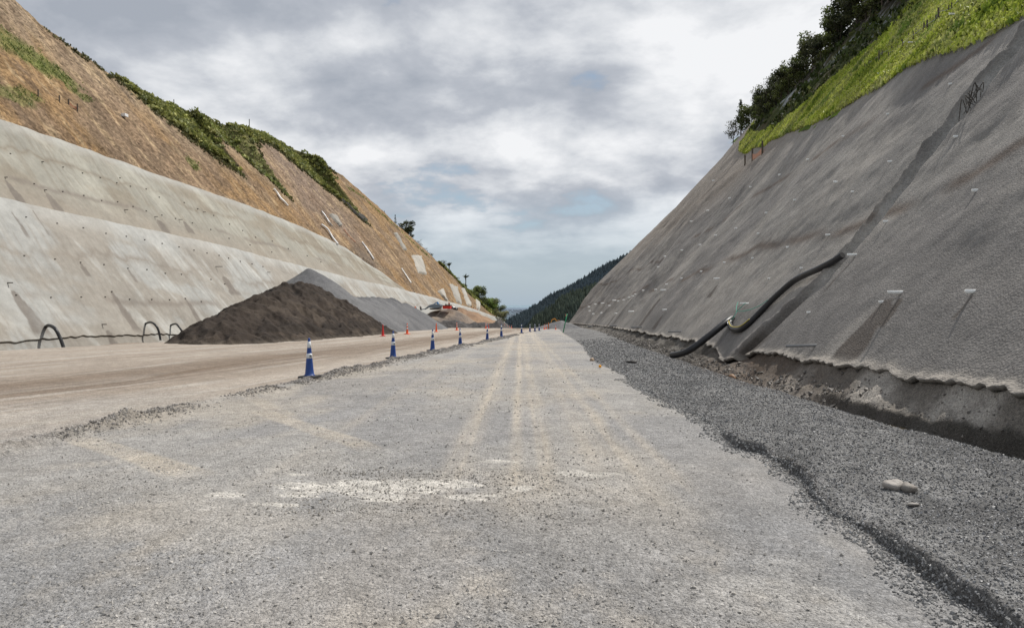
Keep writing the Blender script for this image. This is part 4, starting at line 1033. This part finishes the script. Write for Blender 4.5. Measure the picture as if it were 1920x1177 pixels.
b = onL(233, 217, .3); tag(MB().box(b, (.5, .6, .35)).build('survey_target', M['white'], None, bevel=.03), 'small white box lying in the middle of the upper left slope', 'survey target')
# wire fence on the right grass slope
def wire_fence():
    ps = [(1824, 15.5, 15.5), (1833, 9.5, 10), (1803, 31, 12), (1796.5, 35, 12), (1775, 50, 23), (1769, 53, 14), (1750, 64, 17), (1744, 67, 15), (1727, 70, 9), (1722.5, 81, 14), (1705, 75, 11), (1700, 95, 14), (1687, 80, 9), (1668, 90, 6),
          (1661, 103, 8), (1652, 104, 10), (1644.5, 114, 20), (1629.5, 122, 9), (1622, 128, 8)]
    r = empty('wire_fence', V3(PR(*hitR(1722, 81)))); tops = []
    for u, v, px in ps:
        y, h = hitR(u, v); b = V3(PR(y, h, .1)); t = b+Vector((0, 0, px*y/F)); tops.append((y, t))
        MB().tube([b-r.location-Vector((0, 0, .3)), t-r.location], .018 if px < 15 else .028, 6).build('post', M['wood'], r)
    tops.sort(key=lambda a: a[0])
    for off in (.15, .45):
        m = MB()
        for (y0, a), (y1, b) in zip(tops[:-1], tops[1:]): m.tube([a-r.location-Vector((0, 0, off)), b-r.location-Vector((0, 0, off))], .008, 4, cap=False)
        m.build('wire', M['steel'], r)
    tag(r, 'old wire fence of thin dark posts crossing the bright grass slope on the right', 'fence')
wire_fence()
for u, v, lab in ((1815, 45, 'white drain pipe stub poking out of the grass near the upper fence end'), (1725, 90, 'white drain pipe stub in the grass just below the fence middle')):
    y, h = hitR(u, v); b = V3(PR(y, h, .2)); tag(MB().tube([b, b+Vector((-.16, -.03, 0))], .03, 8).build('pipe_stub', M['white'], None), lab, 'pipe')

# ---------------------------------------------------------------- vegetation
def quads(Pc, size, rs, up=.0):
    n = len(Pc); Rm = rot_rand(n, rs); q = np.array([(-.5, 0, 0), (.1, -.35, .06), (.6, 0, 0), (.1, .35, .06)])
    V = np.einsum('nij,kj->nki', Rm, q)*size[:, None, None]
    if up: V[..., 2] *= 1+up
    return V+Pc[:, None]
def leafmesh(name, Pc, size, col, rs, mat='leaf', up=0, parent=None):
    V = quads(Pc, size, rs, up); n = len(Pc); col = np.asarray(col)*(1.5 if parent is not None else 1.0); Fa = np.arange(4*n).reshape(n, 4)
    return mesh_np(name, V, Fa, M[mat], np.repeat(col, 4, 0), smooth=False, parent=parent)
# grass on the right
def cover(name, side, n, ymin, ymax, rangef, size, pal, lab, rs, up=.6, acc=None, cat='grass', off=.0, clump=None):
    hf, PF = (hitL, PL) if side < 0 else (hitR, PR)
    y = ymin*(ymax/ymin)**rs.rand(n); lo, hi = rangef(y); h = lo+(hi-lo)*rs.rand(n)
    if acc is not None:
        k = rs.rand(n) < acc(y, h); y = y[k]; h = h[k]
    P = PF(y, h, off); n = len(y)
    if clump:
        m, rad, sq = clump; B = .5+rs.rand(n)
        d = rs.normal(size=(n, m, 3)); d /= np.linalg.norm(d, axis=2)[..., None]; d[..., 2] = np.abs(d[..., 2]); rr = rad*B[:, None, None]*(.6+.45*rs.rand(n, m, 1))
        tint = (.65+.7*rs.rand(n))[:, None]*np.ones((1, m)); hue = rs.rand(n)[:, None]*np.ones((1, m))
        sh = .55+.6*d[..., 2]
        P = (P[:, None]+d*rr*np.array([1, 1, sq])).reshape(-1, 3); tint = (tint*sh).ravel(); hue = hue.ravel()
        yy = np.repeat(y, m)
    else:
        tint = .6+.8*fbm(y*.8, h*.8, 3, 501)*1.0*(.6+.8*rs.rand(n)); hue = np.clip(1.9*(fbm(y*.5, h*.8, 4, 502)-.5)+.5+.5*(rs.rand(n)-.5), 0, 1); yy = y
    pal = np.array(pal); t = np.clip(hue*(len(pal)-1), 0, len(pal)-1.001); i = t.astype(int); f = (t-i)[:, None]
    c = (pal[i]*(1-f)+pal[i+1]*f)*tint[:, None]
    o = leafmesh(name, P, (size*(.5+yy*.012))*(.5+rs.rand(len(P))), c, rs, up=up); tag(o, lab, cat, kind='stuff'); return o
def grass_top(y): return np.interp(y, [20, 40, 55, 66, 78, 88, 96, 104, 112], [34, 31, 29, 27.5, 28, 31, 34, 37, 38])
cover('grass', 1, 150000, 10, 100, lambda y: (tab(y, hW)-.2, np.where(y < 38, tab(y, hTB)+1, tab(y, hGT)+.3)), .15, [(.18, .26, .03), (.38, .45, .05), (.52, .56, .12), (.40, .40, .15), (.18, .26, .04)], 'bright green grass covering the slope above the right shotcrete wall', rs, up=.8, off=.1)
cover('scrub', 1, 1300, 30, 98, lambda y: (tab(y, hGT), tab(y, hTB)+1.5), .22, [(.035, .05, .012), (.07, .10, .02), (.12, .13, .04)], 'dark low scrub on the streaked rock face under the right hand trees', rs, acc=lambda y, h: .10+.9*sst(.5, .62, fbm(y*.3, h*.3, 3, 511)), cat='scrub', clump=(6, .3, .6))
# left: bushes on the natural hill
def bush_acc(y, h):
    a = np.where(h < tab(y, hC)+.5, .3, 1.)
    a = np.where((y > 99.6) & (y < 116) & (h < tab(y, hC)+9.5), .02, a)
    a = np.where((y > 116) & (y < 128) & (h < 35.5), .05, a)
    a = np.where((y > 151) & (y < 162) & (h < 34), .05, a)
    a = np.where((y > 162) & (y < 226), .0, a)
    return a*sst(79, 92, y)*(h < tab(y, hR)+.3)
cover('scrub', -1, 13000, 74, 292, lambda y: (np.maximum(tab(y, hC), tab(y, hB2))+.2, np.maximum(tab(y, hR), tab(y, hC)+.3)+.2), .24, [(.13, .16, .045), (.26, .28, .07), (.38, .37, .12), (.22, .25, .12)],
      'dense mixed green bushes over the natural hill behind the left cut', rs, acc=bush_acc, cat='bushes', clump=(30, .62, .8), up=.1)
def lgmask(y, h):
    m = 0
    for (u, v, ru, rh) in LG:
        y0, h0 = hitL(u, v); m = np.maximum(m, np.exp(-(((y-y0)/ru)**2+((h-h0)/rh)**2)))
    return sst(.42, .75, m*.7+.5*fbm(y*1.2, h*1.0, 4, 122))*sst(.35, .6, fbm(y*3, h*2.5, 2, 128))
cover('grass', -1, 60000, 48, 110, lambda y: (tab(y, hB2)+1, tab(y, hC)), .09, [(.10, .14, .03), (.16, .20, .04), (.20, .22, .08)], 'green grass patches growing on the near part of the left cut', rs, acc=lgmask, off=.1)
def gul(y, h):
    c = tab(y, hC)
    m = ((y > 101) & (y < 116) & (h > c) & (h < c+10))*1.0
    m = np.maximum(m, ((y > 96) & (y < 99.2) & (h > c-.2) & (h < c+3))*1.)
    m = np.maximum(m, ((y > 144) & (y < 161.2) & (h > c) & (h < c+10))*1.)
    m = np.maximum(m, .8*np.exp(-((h-(c-4.0))/.45)**2)*((y > 170) & (y < 215))); return m*(h < tab(y, hR)-.3)
cover('grass', -1, 42000, 96, 216, lambda y: (tab(y, hC)-7, tab(y, hC)+11), .12, [(.20, .25, .06), (.28, .32, .09), (.34, .31, .17)], 'dull green grass lining the gullies between the brown spurs', rs, acc=gul, off=.1)
cover('scrub', -1, 500, 70, 170, lambda y: (tab(y, hC)-.8, tab(y, hC)+.1), .14, [(.09, .10, .03), (.15, .14, .06)], 'sparse tufts along the top edge of the left cut', rs, cat='scrub', clump=(8, .25, 1))

def branchy(seed, hgt, spread, trunk_r, lean=0., nb=7):
    r = random.Random(seed); m = MB(); tips = []
    pts = [Vector((0, 0, -.6)), Vector((lean*.2, .0, hgt*.25)), Vector((lean*.6+r.uniform(-.2, .2), r.uniform(-.2, .2), hgt*.55)), Vector((lean, 0, hgt*.85))]
    sp = spline(pts, 4); m.tube(sp, [trunk_r*(1-.8*i/len(sp)) for i in range(len(sp))], 8)
    for k in range(nb):
        t = r.uniform(.3, .95); p = sp[int(t*(len(sp)-1))]; a = r.uniform(0, 6.28); L = spread*r.uniform(.55, 1)*(1.1-.4*t)
        e = p+Vector((math.cos(a)*L, math.sin(a)*L, L*r.uniform(.3, .9))); mid = p.lerp(e, .5)+Vector((0, 0, -.1*L))
        b = spline([p, mid, e], 3); m.tube(b, [trunk_r*.4*(1-.8*i/len(b)) for i in range(len(b))], 5); tips += [mid.lerp(e, .5), e]
    return m, tips
def make_tree(name, seed, hgt, spread, pal, nleaf=1500, ls=.22, lean=0, tr=.14, low=.2, dens=1.0, nb=9):
    r = empty(name, (0, 0, 0)); rs = np.random.RandomState(seed); m, tips = branchy(seed, hgt, spread, tr, lean, nb)
    m.build('trunk', M['bark'], r, smooth=True)
    cl = [(np.array(t), spread*rs.uniform(.28, .5)) for t in tips]
    for k in range(int(12*dens)):
        a = rs.uniform(0, 6.28); z = hgt*(low+(.95-low)*rs.rand()); q = spread*.75*math.sqrt(max(.05, 1-((z/hgt-.58)/.55)**2))*rs.rand()**.5
        cl.append((np.array([math.cos(a)*q+lean*z/hgt, math.sin(a)*q, z]), spread*rs.uniform(.25, .48)))
    P = []; Cc = []; pal = np.array(pal); per = nleaf//len(cl)
    for c, rad in cl:
        d = rs.normal(size=(per, 3)); d /= np.linalg.norm(d, axis=1)[:, None]; q = rad*(.45+.6*rs.rand(per, 1)); p = c+d*q*np.array([1, 1, .75]); P.append(p)
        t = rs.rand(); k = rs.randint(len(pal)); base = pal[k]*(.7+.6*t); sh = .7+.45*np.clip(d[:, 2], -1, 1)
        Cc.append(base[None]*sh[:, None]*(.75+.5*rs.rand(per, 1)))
    P = np.concatenate(P); Cc = np.concatenate(Cc)
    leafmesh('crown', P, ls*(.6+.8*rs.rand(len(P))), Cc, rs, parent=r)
    return r
DK = [(.035, .042, .02), (.05, .06, .022), (.075, .08, .03), (.10, .12, .03)]
# forest edge on the right hilltop
protos = [make_tree('hilltop_tree', 600+k, 6.6+.8*(k % 3), 2.5+.3*(k % 2), DK if k != 2 else [(.06, .085, .02), (.09, .12, .025)], 2600, .30, lean=(-.6, .4, 0, -.3)[k], low=.12) for k in range(4)]
used = [False]*4; rr = random.Random(9)
def place_tree(k, y, h, sc_, lab, grp, name=None):
    o = protos[k] if not used[k] else copy_tree(protos[k]); used[k] = True
    o.location = V3(PR(y, h, -.2)); o.scale = (sc_, sc_, sc_*rr.uniform(.9, 1.15)); o.rotation_euler = (0, 0, rr.uniform(0, 6.28)); tag(o, lab, 'tree', grp); return o
for row, (dh, n, sc0) in enumerate(((1.3, 34, .60), (3.0, 26, .68), (5.4, 20, .74))):
    for i in range(n):
        t = (i+rr.random()*.8)/n; y = 37*(128/37)**t
        h = float(tab(y, hTB))+dh+rr.uniform(-.5, .5); h = min(h, float(tab(y, hT))+.2)
        k = rr.choice((0, 1, 2, 3)) if rr.random() < .5 else rr.choice((0, 1, 3))
        o = place_tree(k, y, h, sc0*rr.uniform(.7, 1.15)*(1.0 if y < 80 else .85 if y < 105 else .62),
                   ('dark evergreen tree in the front row of the forest on the right hilltop' if row == 0 else 'dark evergreen tree deeper in the forest on the right hilltop'), 'front trees of the hilltop forest' if row == 0 else 'rear trees of the hilltop forest')
        if dh > 2: o.location.x += .9*(dh-2)
def tree_px(name, u, v, side, hp, mk, lab, cat='tree', yfix=None, dh=0):
    hf, PF = (hitL, PL) if side < 0 else (hitR, PR)
    if yfix: b = V3(at_y(u, v, yfix)); y = yfix
    else:
        y, h = hf(u, v); b = V3(PF(y, h, -.1))
    o = mk; k = hp*y/F; o.scale = (k, k, k); o.location = b; tag(o, lab, cat); return o
def unit_tree(seed, spread, pal, **kw):
    return make_tree(kw.pop('name', 'tree'), seed, 1.0, spread, pal, **kw)
def conifer(seed, name='conifer'):
    r = empty(name, (0, 0, 0)); rs = np.random.RandomState(seed); MB().tube([(0, 0, -.1), (.01, 0, .5), (0, 0, 1)], [.022, .014, .004], 7).build('trunk', M['bark'], r)
    P = []; Cc = []
    for k in range(46):
        z = .22+.76*rs.rand(); a = rs.uniform(0, 6.28); L = .20*(1.05-z)*(.6+.7*rs.rand()); n = 16
        t = rs.rand(n, 1); d = np.array([math.cos(a), math.sin(a), .25]); P.append(np.array([0, 0, z])+d*t*L+rs.normal(size=(n, 3))*.012); Cc.append(np.array([[.03, .045, .02]])*(.6+.8*rs.rand(n, 1)))
    leafmesh('crown', np.concatenate(P), .035*(.6+.8*rs.rand(46*16)), np.concatenate(Cc), rs, parent=r); return r
tree_px('c', 1389, 252, 1, 64, conifer(31), 'thin spiky conifer above the round trees at the left end of the right hilltop', yfix=146)
tree_px('t', 1405, 262, 1, 62, unit_tree(41, .42, [(.06, .08, .025), (.09, .11, .03)], nleaf=3500, ls=.045, tr=.02, low=.25), 'rounded olive green tree near the left end of the right hilltop forest', yfix=140)
tree_px('t', 1375, 272, 1, 50, unit_tree(42, .34, [(.05, .055, .02), (.07, .07, .03)], nleaf=900, ls=.04, tr=.02, low=.35, nb=14), 'sparse bare-limbed tree at the far left tip of the right hilltop', yfix=147)
tree_px('t', 765, 452, -1, 40, unit_tree(43, .36, [(.035, .045, .02), (.06, .07, .03)], nleaf=3000, ls=.05, tr=.03, low=.1), 'bushy dark tree breaking the skyline of the left cut', yfix=214)
tree_px('c', 741, 424, -1, 22, conifer(33), 'small pointed conifer just left of the bushy skyline tree', yfix=205)
tree_px('t', 785, 468, -1, 18, unit_tree(44, .5, [(.10, .09, .06), (.08, .08, .04)], nleaf=350, ls=.06, tr=.03, low=.3, nb=16), 'twiggy half bare shrub on the left skyline, right of the bushy tree', 'shrub', yfix=222)
tree_px('t', 797, 478, -1, 15, unit_tree(45, .5, [(.10, .09, .06), (.08, .08, .04)], nleaf=220, ls=.06, tr=.03, low=.3, nb=14), 'smaller twiggy shrub lower down the left skyline', 'shrub', yfix=226)
tree_px('t', 808, 482, -1, 8, unit_tree(46, .6, [(.10, .09, .06), (.08, .08, .04)], nleaf=400, ls=.08, tr=.03, low=.2), 'tiny round shrub on the left skyline before the palms', 'shrub', yfix=232)
tree_px('t', 832, 505, -1, 17, unit_tree(47, .5, [(.07, .075, .05)], nleaf=500, ls=.06, tr=.03, low=.3), 'grey green shrub touching the left palm', 'shrub', yfix=238)
def palm(u, v, hp, y, lab):
    r = empty('palm_tree', V3(at_y(u, v, y))); k = hp*y/F; r.scale = (k, k, k); rs = np.random.RandomState(int(u)); m = MB().tube([(0, 0, -.1), (.02, 0, .3), (0, 0, .55)], [.04, .035, .05], 8); m.build('trunk', M['bark'], r, smooth=True)
    V = []; Fa = []
    for i in range(13):
        a = i*2.4; el = rs.uniform(.5, 1.35); L = rs.uniform(.42, .55); P0 = np.array([0, 0, .55])
        for s in range(6):
            t0, t1 = s/6, (s+1)/6
            def pt(t): return P0+np.array([math.cos(a)*math.cos(el)*L*t, math.sin(a)*math.cos(el)*L*t, math.sin(el)*L*t-.22*t*t*L])
            w = .055*(math.sin(math.pi*min(1, t0+.12)))+.01; w2 = .055*math.sin(math.pi*min(1, t1+.12))+.004; sd = np.array([-math.sin(a), math.cos(a), -.3])
            b = len(V); V += [pt(t0)-sd*w, pt(t0)+sd*w, pt(t1)+sd*w2, pt(t1)-sd*w2]; Fa.append((b, b+1, b+2, b+3))
    mesh_np('fronds', np.array(V), np.array(Fa), M['leaf'], np.full((len(V), 3), .035)*np.array([1, 1.3, .7]), False, r); tag(r, lab, 'palm tree', 'palms on the left skyline'); return r
palm(842, 511, 22, 240, 'left palm of two on the far left skyline, among shrubs'); palm(873, 534, 23, 252, 'right palm of two on the far left skyline, standing clear above bushes')
for u, v, hp, sd, pal, lab in ((905, 572, 30, 51, [(.07, .09, .03), (.10, .12, .035)], 'dark round tree topping the far left bushes'), (885, 568, 26, 52, [(.16, .19, .05), (.20, .22, .07)], 'light olive bush left of the dark round tree'),
                               (915, 590, 34, 53, [(.16, .22, .05), (.12, .17, .04)], 'bright green bush at the right end of the far left slope'), (928, 596, 34, 54, [(.08, .095, .04), (.12, .13, .05)], 'dark tree at the outer tip of the far left slope'),
                               (868, 551, 20, 55, [(.16, .18, .06), (.19, .20, .07)], 'olive bush below the right palm'), (936, 606, 26, 56, [(.12, .13, .05), (.16, .15, .07)], 'brownish bush at the foot of the far left slope end'), (855, 535, 16, 57, [(.14, .17, .05)], 'low bush between the two palms'),
                               (897, 560, 24, 58, [(.15, .18, .06)], 'mid green bush behind the dark round tree')):
    tree_px('t', u, v, -1, hp, unit_tree(sd, .55, pal, nleaf=2600, ls=.055, tr=.03, low=.05, name='bush'), lab, 'bush', yfix=262+(sd % 5)*4)
tree_px('t', 945, 606, -1, 22, unit_tree(61, .34, [(.12, .11, .09)], nleaf=260, ls=.05, tr=.02, low=.4, nb=16), 'small bare grey tree in the gap right of the far left bushes', yfix=300)
# masts on the left skyline
for u, v, hp, lab in ((467.5, 237, 14, 'thin mast on the bushy ridge above the middle gully'), (326, 196, 10, 'short survey mast on the bushy ridge above the near cut'), (721, 404, 9, 'tiny mast on the skyline left of the small conifer')):
    y = 150 if u < 500 else 200; b = V3(at_y(u, v+3, y)); tag(MB().tube([b, b+Vector((0, 0, (hp+3)*y/F))], .09, 6).build('mast', M['rust'], None), lab, 'mast')

# ---------------------------------------------------------------- distance: valley, forest hills, plain, sea
def conif_mesh(name, P, hs, cols, rs, lab):
    """each conifer: two ragged stacked cones"""
    n = len(P); k = 6; T = []
    for (z0, z1, r0) in ((.10, .68, .24), (.42, 1.0, .16)):
        a = np.arange(k)/k*2*np.pi; ring = np.stack([np.cos(a), np.sin(a), 0*a], 1); T.append((ring*r0+np.array([0, 0, z0]), np.array([[0, 0, z1]])))
    V = []; Fa = []
    base = np.concatenate([np.concatenate(t) for t in T])  # (2*(k+1),3)
    fac = []
    for t in range(2):
        o = t*(k+1)
        for i in range(k): fac.append((o+i, o+(i+1) % k, o+k))
    jit = 1+.35*(rs.rand(n, len(base), 1)-.5)
    V = base[None]*jit*hs[:, None, None]+P[:, None]
    Fa = (np.array(fac)[None]+len(base)*np.arange(n)[:, None, None]).reshape(-1, 3)
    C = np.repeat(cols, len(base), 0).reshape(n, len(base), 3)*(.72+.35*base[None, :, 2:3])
    o = mesh_np(name, V, Fa, M['far'], C, smooth=False); tag(o, lab, 'forest', kind='stuff'); return o
def ridge_h(X, y, line, D, fall):
    """height of a ridge whose crest crosses distance D along the picked skyline"""
    xs = np.array([at_y(u, v, D)[0] for u, v in line]); zs = np.array([at_y(u, v, D)[2] for u, v in line])
    o = np.argsort(xs); return np.interp(X, xs[o], zs[o], left=None) - fall*np.abs(y-D)
def forest(name, line, D, depth, fall, n, hs, pal, seed, lab, floor_c, drop):
    rs = np.random.RandomState(seed)
    xs = [at_y(u, v, D)[0] for u, v in line]; x0, x1 = min(xs)-60, max(xs)+10
    gx = np.linspace(x0, x1, 90); gy = np.linspace(D-depth, D+depth*.4, 50); Y, X = np.meshgrid(gy, gx, indexing='ij')
    Z = ridge_h(X, Y, line, D, fall)-drop+6*(fbm(X*.02, Y*.02, 3, seed)-.5)
    o = mesh_np('hill', np.stack([X, Y, Z], -1), grid_faces(50, 90, flip=True), M['far'], np.full(X.shape+(3,), 1.)*np.array(floor_c)); tag(o, kind='structure')
    X = x0+(x1-x0)*rs.rand(n); Y = D-depth*rs.rand(n)**1.0*1.0+depth*.05
    Z = ridge_h(X, Y, line, D, fall)-drop+6*(fbm(X*.02, Y*.02, 3, seed)-.5)
    pal = np.array(pal); g = fbm(X*.012, Y*.012, 3, seed+3); q = np.clip(g*1.6-.3+.3*(rs.rand(n)-.5), 0, .999)[:, None]
    c = (pal[0]*(1-q)+pal[1]*q)*(.7+.6*rs.rand(n, 1))
    conif_mesh(name, np.stack([X, Y, Z-.5], 1), hs*(.6+.6*rs.rand(n)), c, rs, lab)
forest('forest', [(925, 612), (945, 602), (964, 590), (992, 574), (1011, 564), (1030, 550), (1067, 534), (1095, 518), (1123, 501), (1158, 485), (1300, 412)], 900, 330, .22, 24000, 6, [(.070, .092, .108), (.092, .115, .122)], 71, 'blue green conifer forest on the far ridge between the two cuts', (.05, .065, .075), 4)  # distance haze is mixed into the bluish tree colours
forest('forest', [(960, 640), (992, 610), (1000, 598), (1018, 586), (1039, 573), (1048, 564), (1076, 549), (1100, 543), (1140, 528), (1200, 500)], 560, 200, .22, 10000, 5.8, [(.060, .080, .074), (.115, .130, .088)], 72, 'nearer green conifer forest on the lower ridge beside the right wall', (.05, .06, .05), 3)
def valley():
    # rough ground falling away beyond the crest, down to the plain
    y = np.concatenate([np.linspace(170, 400, 30), np.geomspace(420, 3000, 20)]); x = np.linspace(-1, 1, 40)
    Y, T = np.meshgrid(y, x, indexing='ij'); X = T*(160+Y*.9); Z = -3.7-SL*170+crest_drop(np.array(170.))*0-(Y-170)*.11; Z = np.maximum(Z, -100)-.5
    Z[0] = -9.2
    o = mesh_np('valley', np.stack([X, Y, Z], -1), grid_faces(50, 40, flip=True), M['far'], np.full(X.shape+(3,), 1.)*np.array([.04, .055, .045])); tag(o, kind='structure')
valley()
def plainsea():
    HZ = -100.
    y = np.geomspace(60, 26000, 70); x = np.linspace(-1, 1, 60); Y, T = np.meshgrid(y, x, indexing='ij'); X = T*(3000+Y*1.2)
    c = mixc(np.full(X.shape+(3,), 1.)*np.array([.10, .13, .15]), (.15, .19, .24), sst(2500, 15000, Y))  # haze painted in: the plain turns paler and bluer with distance
    o = mesh_np('plain', np.stack([X, Y, np.full(X.shape, HZ)], -1), grid_faces(70, 60, flip=True), M['plain'], c); tag(o, kind='structure')
    m = MB(); m.add([(-900000, 24000, HZ-6), (900000, 24000, HZ-6), (900000, 900000, HZ-6), (-900000, 900000, HZ-6)], [(0, 1, 2, 3)])
    o = m.build('sea', surf('hazy_sea', (.20, .27, .32), var=(), bump=(), rough=.9, spec=.1)); tag(o, kind='structure')
    rs = np.random.RandomState(4); n = 420; m = MB()
    for k in range(n):
        Y = 4200*(14000/4200)**rs.rand(); u = rs.uniform(935, 1010); X = float(at_y(u, 590, Y)[0]); s = rs.uniform(.6, 1.6)*Y/900
        m.box((X, Y, HZ+s*.3), (s*rs.uniform(1, 2.5), s*2, s*.6))
    tag(m.build('town', plain('hazy_white', (.30, .33, .36), .9), None), 'pale scatter of distant town roofs on the hazy plain', 'town', kind='stuff')
plainsea()

# ---------------------------------------------------------------- light and sky
SUN_EL, SUN_AZ = R(56), R(38)     # azimuth: from +X towards +Y
S = Vector((math.cos(SUN_EL)*math.cos(SUN_AZ), math.cos(SUN_EL)*math.sin(SUN_AZ), math.sin(SUN_EL)))
ld = bpy.data.lights.new('sun', 'SUN'); ld.energy = 4.35; ld.angle = R(.6); ld.color = (1, .955, .89)
lo = bpy.data.objects.new('sun', ld); COL.objects.link(lo); lo.rotation_euler = (-S).to_track_quat('-Z', 'Y').to_euler(); lo.location = (30, 20, 60)
w = bpy.data.worlds.new('World'); sc.world = w; w.use_nodes = True; nt = w.node_tree; nt.nodes.clear()
out = N(nt, 'ShaderNodeOutputWorld'); bg = N(nt, 'ShaderNodeBackground'); nt.links.new(bg.outputs[0], out.inputs[0]); bg.inputs[1].default_value = .1
sky = N(nt, 'ShaderNodeTexSky'); sky.sky_type = 'NISHITA'; sky.sun_disc = False; sky.sun_elevation = SUN_EL; sky.sun_rotation = math.pi/2-SUN_AZ; sky.air_density = 1.2; sky.dust_density = 1.5; sky.altitude = 200
tc = N(nt, 'ShaderNodeTexCoord'); sp = N(nt, 'ShaderNodeSeparateXYZ'); nt.links.new(tc.outputs['Generated'], sp.inputs[0])
def mth(op, a, b=None, c=None):
    n = N(nt, 'ShaderNodeMath', operation=op)
    for i, q in enumerate((a, b, c)):
        if q is None: continue
        if isinstance(q, (int, float)): n.inputs[i].default_value = q
        else: nt.links.new(q, n.inputs[i])
    return n.outputs[0]
zc = mth('MAXIMUM', sp.outputs[2], 0.0); dn = mth('ADD', zc, .26)
px = mth('DIVIDE', sp.outputs[0], dn); py = mth('DIVIDE', sp.outputs[1], dn)
cb = N(nt, 'ShaderNodeCombineXYZ'); nt.links.new(px, cb.inputs[0]); nt.links.new(py, cb.inputs[1])
cb.inputs[2].default_value = 1.7
def cn(scale, det, rough, dist=0.0, off=0):
    mp = N(nt, 'ShaderNodeMapping'); mp.inputs['Location'].default_value = (off, off*.7, 0); nt.links.new(cb.outputs[0], mp.inputs[0])
    n = N(nt, 'ShaderNodeTexNoise'); n.inputs['Scale'].default_value = scale; n.inputs['Detail'].default_value = det; n.inputs['Roughness'].default_value = rough; n.inputs['Distortion'].default_value = dist
    nt.links.new(mp.outputs[0], n.inputs['Vector']); return n.outputs[0]
big = cn(.62, 5, .5, .2, 3.1); mid = cn(2.4, 10, .56, .1, 8.2); shd = cn(1.3, 7, .52, .2, 21.)
# a brighter, thinner part of the cloud deck lies ahead of the road
dot = N(nt, 'ShaderNodeVectorMath', operation='DOT_PRODUCT'); nt.links.new(tc.outputs['Generated'], dot.inputs[0]); dv = Vector((.10, .95, .30)).normalized(); dot.inputs[1].default_value = dv
thin = ramp(nt, dot.outputs['Value'], .78, .98, -.03, .008)
lum = mth('ADD', mth('ADD', mth('MULTIPLY', big, .36), mth('MULTIPLY', mid, .64)), thin)
# colours are before the 0.1 strength
cr_ = N(nt, 'ShaderNodeValToRGB'); nt.links.new(ramp(nt, lum, .40, .585), cr_.inputs[0])
e = cr_.color_ramp.elements; e[0].position = 0; e[0].color = (.385, .42, .48, 1); e[1].position = 1; e[1].color = (.90, .91, .93, 1)
q = e.new(.35); q.color = (.50, .53, .585, 1); q = e.new(.60); q.color = (.66, .685, .725, 1)
sc10 = N(nt, 'ShaderNodeVectorMath', operation='SCALE'); nt.links.new(cr_.outputs[0], sc10.inputs[0]); sc10.inputs['Scale'].default_value = 10
cov = mth('ADD', mth('MULTIPLY', mid, .55), mth('MULTIPLY', shd, .45))
covf = ramp(nt, cov, .385, .44); 
hz = ramp(nt, sp.outputs[2], .03, .17)                         # clouds thin out into haze at the horizon
covz = mth('MULTIPLY', covf, hz)
skyb = N(nt, 'ShaderNodeVectorMath', operation='SCALE'); nt.links.new(sky.outputs[0], skyb.inputs[0]); skyb.inputs['Scale'].default_value = .9
hazec = mmix(nt, 'MIX', ramp(nt, sp.outputs[2], .0, .35, .75, .25), skyb.outputs[0], (4.5, 5.7, 6.9))
fin = mmix(nt, 'MIX', covz, hazec, sc10.outputs[0])
nt.links.new(fin, bg.inputs[0])

cd = bpy.data.cameras.new('camera'); cam = bpy.data.objects.new('camera', cd); COL.objects.link(cam)
cd.sensor_fit = 'HORIZONTAL'; cd.sensor_width = 36; cd.lens = 36*F/W; cd.clip_start = .05; cd.clip_end = 2e6
cam.location = (0, 0, CH); cam.rotation_euler = (math.pi/2-PIT, 0, YAW); sc.camera = cam
sc.view_settings.view_transform = 'Standard'; sc.view_settings.look = 'None'; sc.view_settings.exposure = 0
sc.render.engine = 'CYCLES'; sc.cycles.use_denoising = True; sc.cycles.max_bounces = 5
